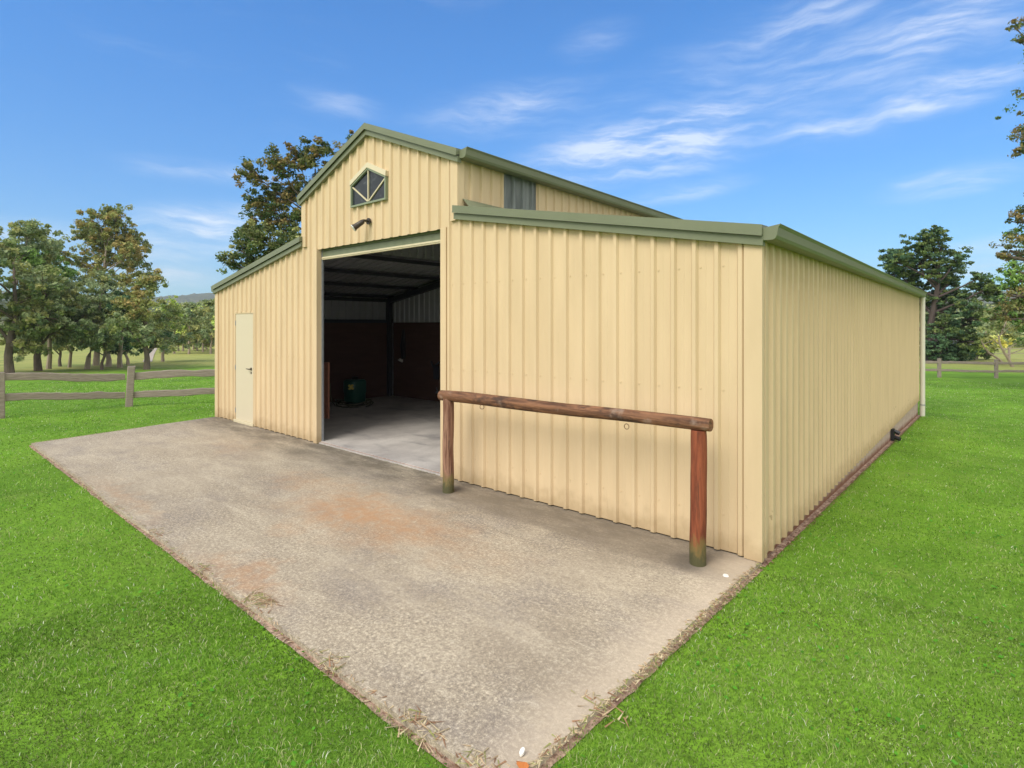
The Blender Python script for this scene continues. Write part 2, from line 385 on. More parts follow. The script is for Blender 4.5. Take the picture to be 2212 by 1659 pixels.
M['road'] = material('pale dirt road', rough=.95, build=lambda t, b: t.put(b.inputs['Base Color'], t.mix(t.noise(t.pos(), .5, 4), (.36, .30, .24), (.46, .40, .33))))
M['shedwhite'] = material('white shed roof', (.75, .76, .78), .5)

# ------------------------------------------------------------ ground
xs = np.concatenate([-np.geomspace(40, 4500, 42)[::-1], np.arange(-38, 34, .5), np.geomspace(34, 4500, 44)])
ys = np.concatenate([-np.geomspace(12, 2500, 22)[::-1], np.arange(-11, 44, .5), np.geomspace(44, 4500, 44)])
V = np.array([(x, y, tz(x, y)) for y in ys for x in xs]); nx_ = len(xs); ny_ = len(ys)
I = np.arange(nx_*ny_).reshape(ny_, nx_)
Fq = np.stack([I[:-1, :-1], I[:-1, 1:], I[1:, 1:], I[1:, :-1]], -1).reshape(-1, 4)
g = npmesh('ground', V, Fq, M['lawn']); tag(g, kind='structure')
g.data.polygons.foreach_set('use_smooth', [True]*len(g.data.polygons))

# apron slab: a real slab, edges slightly irregular
mb = MB(); X0, X1, X2, Y0 = -9.80, .015, -.075, -2.88
def edge(a, b, n):
    a = Vector(a); b = Vector(b); d_ = (b-a).normalized(); nn = Vector((-d_.y, d_.x))
    return [a.lerp(b, i/n) + nn*noise.noise(Vector((a.x+i*.7*(b-a).length/n, a.y, 5.)))*.022 for i in range(n)]
ring = edge((-10.28, .02), (X0, Y0), 16) + edge((X0, Y0), (X2, Y0), 70) + edge((X2, Y0), (X1, .02), 24) + [Vector((X1, .02))]
mb.loft([[(p.x, p.y, -.35) for p in ring], [(p.x, p.y, -.012) for p in ring], [(p.x, p.y, 0) for p in ring]])
ap = mb.build('concrete_apron', M['concrete']); tag(ap, kind='structure')
# soil strip round the slab and along the barn side
def strip(name, pts, w0, w1, z, mat):
    mb = MB(); n = len(pts); rows = []
    for i, p in enumerate(pts):
        p = Vector(p); d_ = (Vector(pts[min(i+1, n-1)])-Vector(pts[max(i-1, 0)])).normalized(); nn = Vector((d_.y, -d_.x))
        ww = w1*(.55+.9*abs(noise.noise(Vector((i*.31, 2, w1*9)))))+.015
        a = p-nn*w0; b = p+nn*ww
        rows.append([(a.x, a.y, tz(a.x, a.y)+z), (b.x, b.y, tz(b.x, b.y)+.006)])
    mb.loft(rows, cap=False, closed=False)
    return tag(mb.build(name, mat), kind='structure')
e1 = [Vector((-10.28, .02)).lerp(Vector((X0, Y0)), i/20) for i in range(20)] + [Vector((X0, Y0)).lerp(Vector((X2, Y0)), i/120) for i in range(120)] + \
     [Vector((X2, Y0)).lerp(Vector((.02, .0)), i/50) for i in range(50)] + [Vector((.02, 0)).lerp(Vector((.02, 12.1)), i/150) for i in range(151)]
strip('soil_edge', e1[:190], .04, .022, .014, M['soil']); strip('soil_edge', e1[190:], .04, .012, .010, M['soil'])

# ------------------------------------------------------------ barn
W = 10.24; A = 3.37; XL = -W; XC0 = -W+A; XC1 = -A; XR = -W/2; L = 12.0
ZE, ZI = 2.52, 3.10          # lean-to roof underside at the outer and inner wall
ZCE, ZCR = 3.76, 4.47        # centre bay
PITCH = .187
barn = thing('barn', (XR, 6, 0), 'cream ribbed steel barn with green trim, raised centre bay and open roller doorway', 'barn')
def siding(name, o, d_, nrm, u0, u1, zb, zt, phase=0., mats=None, extra=(), parent=None, mb=None, build=True, inner=True):
    """ribbed sheet from u0 to u1 along d_, ribs standing out along nrm"""
    own = mb is None
    if own: mb = MB()
    o = Vector(o); d_ = Vector(d_); nrm = Vector(nrm)
    prof = []
    k0 = int(math.floor((u0-phase)/PITCH))-1; k1 = int(math.ceil((u1-phase)/PITCH))+1
    for k in range(k0, k1+1):
        c_ = phase+k*PITCH
        prof += [(c_-.031, 0), (c_-.015, .027), (c_+.015, .027), (c_+.031, 0), (c_+PITCH*.5-.006, .0), (c_+PITCH*.5, .002), (c_+PITCH*.5+.006, 0)]
    def off(u):
        for (a, pa), (b, pb) in zip(prof, prof[1:]):
            if a <= u <= b: return pa+(pb-pa)*(u-a)/(b-a+1e-9)
        return 0
    us = sorted(set([u0, u1]+[a for a, _ in prof if u0 < a < u1]+[e for e in extra if u0 < e < u1]))
    for lay, mi in ((0., 0), (-.005, 1)) if inner else ((0., 0),):
        B = []; T = []
        for u in us:
            p = o+d_*u+nrm*(off(u)+lay)
            B.append((p.x, p.y, zb(u))); T.append((p.x, p.y, zt(u)))
        for i in range(len(us)-1):
            mb.face([B[i], B[i+1], T[i+1], T[i]], mi)
    if build and own: return mb.build(name, mats or [M['cream'], M['lining']], parent or barn)
    return mb
def leanz(x):       # underside of barge line over the front wall
    if x <= XC0: return ZE+(ZI-ZE)*(x-XL)/A
    if x >= XC1: return ZE+(ZI-ZE)*(-x)/A
    return ZCR-(ZCR-ZCE)*abs(x-XR)/(A*.5+.07)
K = lambda z: (lambda u: z)
# window in the gable
WX0, WX1, WZ0, WZ1, WZA = -5.51, -4.70, 3.48, 3.78, 3.965
def wtop(x): return WZ1+(WZA-WZ1)*(1-abs(x-(WX0+WX1)/2)/((WX1-WX0)/2))
OX0, OX1, OZ = -6.46, -3.62, 2.97
DX0, DX1, DZ = -9.42, -8.61, 2.05
front_o = (0, 0, 0); X = (1, 0, 0); NF = (0, -1, 0); ph = -.136
mb = MB()
def fs(u0, u1, zb, zt, extra=()): siding('', front_o, X, NF, u0, u1, zb, zt, ph, extra=extra, mb=mb)
ZB = .012
fs(XL, DX0, K(ZB), leanz); fs(DX0, DX1, K(DZ), leanz); fs(DX1, XC0, K(ZB), leanz)
fs(XC0, OX0, K(ZB), leanz); fs(OX0, WX0, K(OZ), leanz); fs(WX0, WX1, K(OZ), K(WZ0)); fs(WX0, WX1, wtop, leanz, extra=(XR, (WX0+WX1)/2))
fs(WX1, OX1, K(OZ), leanz); fs(OX1, XC1, K(ZB), leanz); fs(XC1, 0, K(ZB), leanz)
# screws on the front and side sheets
def screw(mb, p, nrm, r=.0075):
    p = Vector(p); nrm = Vector(nrm); a = Vector((0, 0, 1)); b = nrm.cross(a)
    i = [p+(a*math.cos(q*PI/3)+b*math.sin(q*PI/3))*r for q in range(6)]; tp = [q+nrm*.005 for q in i]
    mb.loft([i, tp])
for k in range(-56, 1):
    x = ph+(k+.25)*PITCH
    for z in (.30, 1.30, 2.30):
        if x < XL+.05 or x > -.08 or OX0-.06 < x < OX1+.06 or (DX0-.05 < x < DX1+.05): continue
        screw(mb, (x, 0, z), NF, .009)
mb.build('front_wall', [M['cream'], M['lining']], barn)
mb = MB(); siding('', (0, 0, 0), (0, 1, 0), (1, 0, 0), .0, L, K(.0), K(ZE+.02), .095, mb=mb)
for k in range(0, 64):
    for z in (.30, 1.30, 2.30): screw(mb, (0, .095+(k+.25)*PITCH, z), (1, 0, 0))
mb.build('side_wall', [M['cream'], M['lining']], barn)
siding('side_wall', (XL, 0, 0), (0, 1, 0), (-1, 0, 0), 0, L, K(.0), K(ZE+.02), .07)
siding('back_wall', (0, L, 0), X, (0, 1, 0), XL, 0, K(.0), leanz, ph, extra=(XC0+1e-3, XC0-1e-3, XC1+1e-3, XC1-1e-3, XR))
# raised centre-bay side walls
for sx, nx in ((XC1, 1), (XC0, -1)):
    mb = MB()
    siding('', (sx, 0, 0), (0, 1, 0), (nx, 0, 0), 0, .785, K(ZI-.02), K(ZCE+.04), .03, mb=mb)
    siding('', (sx, 0, 0), (0, 1, 0), (nx, 0, 0), 1.475, L, K(ZI-.02), K(ZCE+.04), .03, mb=mb)
    mb.build('upper_side_wall', [M['cream'], M['lining']], barn)
    siding('translucent_panel', (sx-nx*.004, 0, 0), (0, 1, 0), (nx, 0, 0), .785, 1.475, K(ZI-.02), K(ZCE+.04), .03+PITCH*.2, mats=[M['fibre'], M['fibre']])
# corner flashings, jamb flashings: folded strips
def fold(name, pts, z0, z1):
    """plan polyline pts extruded upward, 1.5 mm sheet"""
    mb = MB(); P_ = [Vector((*p, 0)) for p in pts]; out = []
    for k, p in enumerate(P_):
        a = P_[max(k-1, 0)]; b = P_[min(k+1, len(P_)-1)]; d_ = (b-a).normalized(); out.append(p+Vector((-d_.y, d_.x, 0))*.0018)
    for k in range(len(P_)-1):
        q4 = [P_[k], P_[k+1], out[k+1], out[k]]
        mb.loft([[(v_.x, v_.y, z0) for v_ in q4], [(v_.x, v_.y, z1) for v_ in q4]])
    return mb.build(name, M['cream'], barn)
yF = -.0318
fold('corner_flashing', [(-.105, .0), (-.104, yF), (.0320, yF), (.0320, .018), (.004, .019)], .004, ZE+.01)
fold('corner_flashing', [(XL-.004, .101), (XL-.0330, .10), (XL-.0330, yF), (XL+.104, yF), (XL+.105, 0)], .004, ZE+.01)
fold('upper_corner_flashing', [(XC1-.09, 0), (XC1-.089, yF), (XC1+.0320, yF), (XC1+.0320, .08), (XC1+.004, .081)], ZI-.06, ZCE+.02)
fold('upper_corner_flashing', [(XC0-.004, .081), (XC0-.0330, .08), (XC0-.0330, yF), (XC0+.089, yF), (XC0+.09, 0)], ZI-.06, ZCE+.02)
fold('jamb_flashing', [(OX0-.085, 0), (OX0-.084, yF), (OX0+.012, yF), (OX0+.012, .05)], .004, OZ+.01)
fold('jamb_flashing', [(OX1-.012, .05), (OX1-.012, yF), (OX1+.084, yF), (OX1+.085, 0)], .004, OZ+.01)
# steel portal posts at the opening
for x0, x1 in ((OX0-.06, OX0+.03), (OX1-.01, OX1+.10)):
    mb = MB(); mb.box(x0, x1, .052, .085, .03, ZCE-.15); mb.build('door_post', M['galv'], barn, bevel=.004)
# roller door rolled up
rd = MB()
for k in range(4): rd.box(OX0+.03, OX1-.03, .062-.004*(k % 2), .074, OZ+.26-.095*(k+1)+.003, OZ+.26-.095*k)
rdo = rd.build('roller_door', M['green'], barn, bevel=.006)
q = MB(); q.tube([(OX0+.02, .36, OZ+.33), (OX1-.02, .36, OZ+.33)], .22, 20); q.build('drum', M['green'], rdo, smooth=True)
q = MB(); q.box(OX0+.03, OX1-.03, .048, .085, OZ-.155, OZ-.112); q.box(OX0+.03, OX1-.03, .040, .05, OZ-.138, OZ-.130); q.build('bottom_rail', M['trim'], rdo, bevel=.003)
# barge trim in two tiers
def barge(name, pts, close_right=False):
    mb = MB()
    for (xa, za), (xb, zb_) in zip(pts, pts[1:]):
        for ya, yb, top, bot in ((-.085, .10, 0, -.088), (-.062, .0, -.086, -.165)):
            A_ = [(xa, ya, za+bot), (xa, yb, za+bot+(.06 if yb > .05 else 0)), (xa, yb, za+top-.002), (xa, ya, za+top-.008), ]
            B_ = [(xb, ya, zb_+bot), (xb, yb, zb_+bot+(.06 if yb > .05 else 0)), (xb, yb, zb_+top-.002), (xb, ya, zb_+top-.008)]
            mb.loft([A_, B_])
        # little return lip under the upper tier
        mb.loft([[(xa, -.089, za-.080), (xa, -.0855, za-.080), (xa, -.0855, za-.094), (xa, -.089, za-.094)], [(xb, -.089, zb_-.080), (xb, -.0855, zb_-.080), (xb, -.0855, zb_-.094), (xb, -.089, zb_-.094)]])
    return mb.build(name, M['green'], barn)
barge('barge_trim', [(XC1-.0, ZI+.115), (.045, ZE+.072)])
barge('barge_trim', [(XL-.045, ZE+.072), (XC0+.0, ZI+.115)])
barge('barge_trim', [(XC0-.065, ZCE+.105), (XR, ZCR+.115), (XC1+.065, ZCE+.105)])
# roofs (ribbed sheets)
def roof(name, p0, p1):
    """sheet from p0 (x,z high) to p1 (x,z low), running the barn's length; ribs run down the slope"""
    mb = MB(); a = Vector((p0[0], 0, p0[1])); b = Vector((p1[0], 0, p1[1])); n_ = (b-a).cross(Vector((0, 1, 0))).normalized()
    if n_.z < 0: n_ = -n_
    prof = []; y = .0
    while y < L+.05:
        prof += [(y, 0), (y+.125, 0), (y+.14, .024), (y+.172, .024)]; y += PITCH
    rows = [[a+Vector((0, y, 0))+n_*h for y, h in prof], [b+Vector((0, y, 0))+n_*h for y, h in prof]]
    mb.cur = 0; mb.loft(rows, cap=False, closed=False)
    mb.cur = 1; mb.loft([[v_-n_*.006 for v_ in r] for r in rows], cap=False, closed=False)
    return mb.build(name, [M['green'], M['lining']], barn)
roof('roof', (XC1, ZI+.055), (.06, ZE+.02)); roof('roof', (XC0, ZI+.055), (XL-.06, ZE+.02))
roof('roof', (XR, ZCR+.06), (XC1+.09, ZCE+.035)); roof('roof', (XR, ZCR+.06), (XC0-.09, ZCE+.035))
mb = MB(); mb.loft([[(XR-.14, y, ZCR+.03), (XR, y, ZCR+.095), (XR+.14, y, ZCR+.03), (XR, y, ZCR+.088)] for y in (.0, L)]); mb.build('ridge_cap', M['green'], barn)
for s_, xx in ((1, XC1), (-1, XC0)):
    mb = MB(); mb.loft([[(xx+s_*.034, y, ZI+.20), (xx+s_*.038, y, ZI+.20), (xx+s_*.16, y, ZI+.075), (xx+s_*.16, y, ZI+.070)] for y in (.05, L)]); mb.build('apron_flashing', M['green'], barn)
# quad gutters
def gutter(x, s_, ztop, mat=None, y0=.0, y1=L+.05, parent=None):
    P_ = [(0, -.006), (0, -.098), (.075, -.100), (.096, -.092), (.108, -.070), (.114, -.035), (.118, -.012), (.136, .012), (.132, .016), (.112, -.006), (.104, -.066), (.092, -.084), (.075, -.092), (.006, -.090), (.006, -.006)]
    mb = MB(); mb.loft([[(x+s_*a, y, ztop+b) for a, b in P_] for y in (y0, y1)], cap=True)
    for y in (y0-.0015, y1+.0015):   # stop ends
        E_ = [(0, -.006), (0, -.098), (.075, -.100), (.096, -.092), (.108, -.070), (.114, -.035), (.118, -.012), (.136, .014)]
        mb.loft([[(x+s_*a, y, ztop+b) for a, b in E_], [(x+s_*a, y+.0014, ztop+b) for a, b in E_]])
    return mb.build('gutter', M['green'], barn)
gutter(.036, 1, ZE+.045, y0=-.055); gutter(XL-.036, -1, ZE+.045, y0=-.055); gutter(XC1+.06, 1, ZCE+.085, y0=-.03); gutter(XC0-.06, -1, ZCE+.085, y0=-.03)
mb = MB(); P_ = [(.034, -.103), (.075+.036, -.104), (.134, -.096), (.148, -.072), (.153, -.035), (.150, -.035), (.145, -.07), (.13, -.094), (.11, -.1015), (.034, -.1005)]
mb.loft([[(a, y, ZE+.045+b) for a, b in P_] for y in (7.98, 8.06)]); mb.build('gutter_joiner', M['green'], barn)
# fascia behind gutter
mb = MB(); mb.box(.0335, .0358, .0, L, ZE-.05, ZE+.03); mb.build('gutter_fascia', M['green'], barn)
mb = MB(); mb.box(XC1+.034, XC1+.059, 0, L, ZCE-.015, ZCE+.07); mb.build('gutter_fascia', M['green'], barn)
# downpipe
dp = MB(); dp.tube([(.084, L-.04, ZE-.03), (.084, L-.04, -.02)], .050, 16)
dpo = dp.build('downpipe', M['pvc'], barn, smooth=True)
q = MB(); q.tube([(.084, L-.04, -.04), (.084, L-.04, .06)], .052, 16); q.build('pipe_socket', M['pvc'], dpo, smooth=True)
q = MB(); q.tube([(.084, L-.04, -.11), (.084, L-.04, -.085)], .056, 16); q.build('pipe_clamp', M['galv'], dpo, smooth=True)
q = MB(); q.tube([(.084, L-.04, -.04), (.08, L-.04, -.45)], .052, 16); q.build('pipe_foot', M['pvc'], dpo, smooth=True)
q = MB(); q.box(.02, .125, L-.055, L-.025, 1.30, 1.325); q.build('pipe_bracket', M['pvc'], dpo)
# slab of the barn with rough edge, floor
mb = MB(); mb.box(XL+.02, -.012, .035, L-.02, -.9, .022); sl_ = mb.build('footing', M['footing'], barn)
mb = MB(); mb.box(XL+.03, -.02, .036, L-.03, .02, .028); mb.build('floor', M['floor'], barn)
mb = MB(); mb.box(OX0+.02, OX1-.02, .004, .034, -.03, .016); mb.build('door_sill', M['floor'], barn)
# personal door
mb = MB(); mb.box(DX0+.045, DX1-.035, -.004, .032, .05, DZ-.03); do = mb.build('door', M['door'], barn, bevel=.003)
mb = MB()
hx = DX1-.115
mb.tube([(hx, -.004, 1.02), (hx, -.014, 1.02)], .026, 14); mb.tube([(hx, -.014, 1.02), (hx, -.055, 1.02)], .010, 8); mb.tube([(hx, -.05, 1.02), (hx-.10, -.052, 1.022)], [.010, .008], 8)
mb.build('handle', M['bronze'], do, smooth=True)
mb = MB(); mb.tube([(hx, -.004, .95), (hx, -.012, .95)], .017, 12); mb.build('lock', M['bronze'], do, smooth=True)
for z in (.22, 1.02, 1.85):
    mb = MB(); mb.tube([(DX0+.043, -.010, z-.045), (DX0+.043, -.010, z+.045)], .007, 8); mb.build('hinge', M['galv'], do)
mb = MB(); mb.box(DX0, DX0+.042, -.012, .04, .03, DZ); mb.box(DX1-.032, DX1, -.012, .04, .03, DZ); mb.box(DX0+.042, DX1-.032, -.012, .04, DZ-.028, DZ)
mb.build('door_frame', M['cream'], barn)
mb = MB(); mb.box(DX0+.005, DX1+.01, -.034, .03, .002, .048); mb.build('door_threshold', M['trim'], barn, bevel=.003)
# gable window
wc = (WX0+WX1)/2
def poly(ins): return [(WX0+ins, WZ0+ins), (WX1-ins, WZ0+ins), (WX1-ins, WZ1-ins*.45), (wc, WZA-ins*1.05), (WX0+ins, WZ1-ins*.45)]
mb = MB(); Po, Pi = poly(-.004), poly(.020)
for y0, y1 in ((-.046, .02),):
    for i in range(5):
        j = (i+1) % 5
        mb.loft([[(Po[i][0], y0, Po[i][1]), (Pi[i][0], y0, Pi[i][1]), (Pi[i][0], y1, Pi[i][1]), (Po[i][0], y1, Po[i][1])],
                 [(Po[j][0], y0, Po[j][1]), (Pi[j][0], y0, Pi[j][1]), (Pi[j][0], y1, Pi[j][1]), (Po[j][0], y1, Po[j][1])]], cap=False)
M['wframe'] = material('pale green window frame', (.22, .26, .17), .5)
wo = mb.build('window', M['wframe'], barn)
mb = MB(); mb.loft([[(x, -.018, z) for x, z in poly(.018)], [(x, -.012, z) for x, z in poly(.018)]]); mb.build('pane', M['glass'], wo)
mb = MB()
def bar(a, b, wd=.009, y0=-.036, y1=-.0185):
    a = Vector((a[0], 0, a[1])); b = Vector((b[0], 0, b[1])); d_ = (b-a).normalized(); n_ = Vector((d_.z, 0, -d_.x))*wd
    mb.loft([[a-n_+Vector((0, y0, 0)), a+n_+Vector((0, y0, 0)), a+n_+Vector((0, y1, 0)), a-n_+Vector((0, y1, 0))], [b-n_+Vector((0, y0, 0)), b+n_+Vector((0, y0, 0)), b+n_+Vector((0, y1, 0)), b-n_+Vector((0, y1, 0))]])
bar((wc, WZ0+.03), (wc, WZA-.03)); mb.build('glazing_bar', M['trim'], wo)
for sx in (WX0+.03, WX1-.03):
    mb = MB(); bar((wc+(.014 if sx > wc else -.014), WZ0+.035), (sx, WZ1-.02), y0=-.034); mb.build('glazing_bar', M['trim'], wo)
mb = MB()
for sgn in (-1, 1):
    xe = wc+sgn*(WX1-WX0)/2+sgn*.012
    mb.loft([[(wc, y, WZA+.006+a) for y, a in ((-.055, 0), (0, 0), (0, .072), (-.048, .072))], [(xe, y, WZ1+.004+a) for y, a in ((-.055, 0), (0, 0), (0, .072), (-.048, .072))]])
mb.build('window_hood', M['trim'], wo)
# floodlight
fl = MB(); fl.tube([(-5.09, -.026, 3.235), (-5.09, -.045, 3.235)], .045, 14)
fl.tube([(-5.09, -.04, 3.235), (-5.09, -.11, 3.235), (-5.10, -.14, 3.225)], .018, 10)
flo = fl.build('floodlight_mount', M['bronze'], barn, smooth=True)
q = MB(); a = Vector((-5.10, -.125, 3.215)); b = Vector((-5.165, -.225, 3.125)); dd = (b-a)
q.tube([a-dd*.12, a, a+dd*.35, a+dd*.75, b], [.026, .034, .036, .040, .052], 16); q.build('lamp_housing', M['bronze'], flo, smooth=True)
q = MB(); q.tube([b-dd*.02, b+dd*.03, b+dd*.07], [.053, .052, .036], 16); q.build('lamp_lens', M['lens'], flo, smooth=True)
# interior frame: portal rafters, columns, purlins, girts
for yy in (.20, 4.06, 8.0):
    for xa, za, xb, zb_ in ((XL+.1, ZE-.05, XC0-.02, ZI-.05), (0-.1, ZE-.05, XC1+.02, ZI-.05), (XC0+.02, ZCE-.1, XR, ZCR-.1), (XC1-.02, ZCE-.1, XR, ZCR-.1)):
        mb = MB(); mb.loft([[(xa, yy-.05, za-.13), (xa, yy+.05, za-.13), (xa, yy+.05, za), (xa, yy-.05, za)], [(xb, yy-.05, zb_-.13), (xb, yy+.05, zb_-.13), (xb, yy+.05, zb_), (xb, yy-.05, zb_)]]); mb.build('rafter', M['steel_dark'], barn)
    for xx in (XL+.10, XC0+.09, XC1-.09, -.10):
        if yy < 1 and xx in (XC0+.09, XC1-.09): continue
        mb = MB(); mb.box(xx-.07, xx+.07, yy-.05, yy+.05, .03, ZE-.1 if xx in (XL+.10, -.10) else ZCE-.1); mb.build('column', M['steel_dark'], barn)
for fx in (.04, .33, .62, .93):
    for s_ in (0, 1):
        xx = XL+A*fx if s_ == 0 else -A*fx
        zz = ZE+(ZI-ZE)*fx+.01
        mb = MB(); mb.box(xx-.03, xx+.03, .05, L-.05, zz-.075, zz-.005); mb.build('purlin', M['steel_dark'], barn)
for fx in (.1, .55, .93):
    for s_ in (-1, 1):
        xx = XR+s_*(A/2)*(1-fx); zz = ZCE+(ZCR-ZCE)*fx
        mb = MB(); mb.box(xx-.03, xx+.03, .12, L-.05, zz-.085, zz-.01); mb.build('purlin', M['steel_dark'], barn)
for zz in (1.9, 2.42):
    for x0, x1 in ((XL+.012, XL+.06), (-.06, -.012)):
        mb = MB(); mb.box(x0, x1, .05, L, zz-.04, zz+.04); mb.build('girt', M['steel_dark'], barn)
# timber kick boards and partition of the first bay
mb = MB(); mb.box(XL+.062, XL+.085, .27, 4.0, .03, 1.86); mb.build('stable_lining', M['kick'], barn)
mb = MB(); mb.box(XL+.18, -.15, 4.14, 4.17, .03, 1.86); mb.build('stable_lining', M['kick'], barn)
mb = MB(); siding('', (0, 4.175, 0), X, NF, XL+.1, -.1, K(1.87), leanz, ph, mb=mb); mb.build('partition_wall', [M['lining'], M['lining']], barn)
for x, z in ((-9.77, .94), (-9.70, .92)):
    q = MB(); q.box(x-.02, x+.02, 4.11, 4.14, z-.035, z+.035); q.tube([(x, 4.11, z-.01), (x, 4.07, z-.01), (x, 4.065, z+.02)], .009, 6); q.build('bridle_hook', M['white'], barn)
q = MB(); q.box(-8.50, -8.34, 4.10, 4.14, .55, .86); q.tube([(-8.56, 4.09, .95), (-8.44, 4.04, .84), (-8.28, 4.09, .95)], .025, 8); q.build('saddle_rack', M['steel_dark'], barn)
q = MB(); q.box(-8.42, -8.30, 4.10, 4.14, .22, .27); q.tube([(-8.36, 4.10, .27), (-8.36, 4.07, .36)], .012, 6); q.build('latch', M['galv'], barn)
q = MB(); q.tube([(-9.60, 4.10, 1.70), (-9.62, 4.09, 1.3), (-9.61, 4.10, .98)], [.03, .07, .05], 8); q.build('hanging_strap', M['black'], barn)

# things inside the doorway
mb = MB(); mb.box(-8.36, -8.19, 1.20, 1.235, .03, 1.10); tag(mb.build('timber_board', M['board'], bevel=.004), 'upright orange brown board standing just inside the doorway', 'board')
tk = thing('sprayer_tank', (-9.35, 2.55, .03), 'dark green plastic tank with yellow print inside the doorway', 'tank')
mb = MB(); cx_, cy_ = -9.35, 2.55
def rr(z, a, b): return [(cx_+a*math.copysign(abs(math.cos(k*PI/12))**.5, math.cos(k*PI/12)), cy_+b*math.copysign(abs(math.sin(k*PI/12))**.5, math.sin(k*PI/12)), z) for k in range(24)]
mb.loft([rr(.09, .17, .15), rr(.13, .21, .19), rr(.30, .21, .19), rr(.32, .225, .20), rr(.56, .225, .20), rr(.60, .20, .17), rr(.61, .1, .09)]); mb.build('tank_body', M['tank'], tk, smooth=True)
mb = MB(); mb.tube([(cx_, cy_, .60), (cx_, cy_, .66)], .07, 14); mb.build('filler_cap', M['black'], tk)
mb = MB(); mb.box(cx_-.16, cx_+.16, cy_-.14, cy_+.14, .03, .09); mb.build('tank_base', M['black'], tk)
mb = MB(); n_ = Vector((.62, -.78, 0)); side = Vector((.78, .62, 0)); c0 = Vector((cx_, cy_, .46))+n_*.275
for sx, sz in ((-.035, .03), (.03, .035), (0, 0), (-.03, -.035), (.035, -.03)):
    c1 = c0+side*sx+Vector((0, 0, sz)); mb.loft([[c1+(side*math.cos(k*PI/4)+Vector((0, 0, math.sin(k*PI/4))))*.026 for k in range(8)], [c1-n_*.03+(side*math.cos(k*PI/4)+Vector((0, 0, math.sin(k*PI/4))))*.026 for k in range(8)]])
mb.build('printed_mark', M['decal'], tk)
hs = MB(); pts = [(cx_+.05+.45*math.cos(a_*.5)*(1-.006*a_), cy_-.05+.40*math.sin(a_*.5)*(1-.006*a_), .05+.012*(a_ % 9)+.02*math.sin(a_)) for a_ in range(38)]
hs.tube(pts, .014, 8); hs.tube([(cx_-.5, cy_-.3, .5), (cx_-.42, cy_-.35, .3), (cx_-.3, cy_-.38, .12), (cx_-.1, cy_-.42, .06)], .012, 8)
tag(hs.build('hose', material('olive hose', (.11, .11, .07), .5), smooth=True), 'coiled garden hose lying round the dark green tank', 'hose')

# ------------------------------------------------------------ hitching rail
hr = thing('hitching_rail', (-1.74, -.36, 0), 'log hitching rail on two stout red stained posts before the barn wall', 'hitching rail')
def log(mb, a, b, r0, r1, n=20, steps=26, seed=0, dent=.05):
    a = Vector(a); b = Vector(b); d_ = (b-a).normalized(); s1 = d_.cross(Vector((0.03, 1, .02))).normalized(); s2 = d_.cross(s1); rings = []
    for k in range(steps+1):
        f = k/steps; c_ = a.lerp(b, f); r = r0+(r1-r0)*f; ee = .955 if k in (0, steps) else 1.
        c_ = c_+s1*noise.noise(Vector((f*3, seed, 0)))*.008+s2*noise.noise(Vector((f*3, seed, 7)))*.008
        rings.append([c_+(s1*math.cos(2*PI*j/n)+s2*math.sin(2*PI*j/n))*r*ee*(1+dent*noise.noise(Vector((math.cos(2*PI*j/n)*1.4, math.sin(2*PI*j/n)*1.4+seed, f*5)))) for j in range(n)])
    mb.loft(rings)
mb = MB(); log(mb, (-3.235, -.37, 1.045), (-.235, -.36, 1.070), .061, .050, seed=1, dent=.10); mb.build('rail', [M['log']], hr, smooth=True)
for x, y, r, sd_ in ((-3.125, -.37, .062, 2), (-.335, -.36, .062, 5)):
    mb = MB(); log(mb, (x, y, -.1), (x+.004, y, 1.02), r, r*.97, seed=sd_); mb.build('post', M['post'], hr, smooth=True)
for x in (-2.62, -.945):
    z = .975; mb = MB(); mb.tube([(x, -.364, 1.0), (x, -.364, z+.022)], .0045, 8)
    a0 = .5 if x < -2 else 0
    mb.tube([(x+.022*math.sin(k*PI/10)*math.cos(a0), -.364+.022*math.sin(k*PI/10)*math.sin(a0), z-.0+.022*math.cos(k*PI/10)) for k in range(21)], .0032, 8, cap=False)
    mb.build('tie_ring', M['ring'], hr, smooth=True)

# ------------------------------------------------------------ small things
q = MB(); q.tube([(-.06, -.42, .001), (-.06, -.42, .010)], [.019, .016], 18)
q.v = [((x+.06)*1.15-.10, y-.01, z) for x, y, z in q.v]; tag(q.build('bottle_cap', M['white'], smooth=True), 'small white cap lying on the concrete beside the right hitching post', 'cap')
dr = MB(); dr.box(-.005, .045, 7.30, 7.42, -.22, -.02); dr.tube([(.04, 7.36, -.06), (.12, 7.36, -.10)], .035, 10); dr.tube([(.04, 7.36, -.17), (.13, 7.33, -.19)], .035, 10)
tag(dr.build('drain_fitting', M['black'], smooth=True), 'black plastic drain fitting at the foot of the barn side wall', 'pipe fitting')
M['leaf_orange'] = material('dead leaf', (.50, .17, .04), .6)
q = MB(); c0 = Vector((-.10, -2.74, .008)); R_ = [c0+Vector((math.cos(a_)*.030*(1+.3*math.sin(3*a_)), math.sin(a_)*.018, .004+.008*math.sin(2*a_))) for a_ in [k*PI/6 for k in range(12)]]
q.loft([R_, [p+Vector((0, 0, .002)) for p in R_]]); tag(q.build('dead_leaf', M['leaf_orange']), 'curled orange dead leaf on the near corner of the concrete', 'leaf')
q = MB(); c0 = Vector((-.14, -2.69, .008)); R_ = [c0+Vector((math.cos(a_)*.010, math.sin(a_)*.013, .004+.008*math.sin(a_))) for a_ in [k*PI/6 for k in range(12)]]
q.loft([R_, [p+Vector((0, 0, .010)) for p in R_]]); tag(q.build('pebble', M['white']), 'small white pebble beside the orange dead leaf', 'pebble')

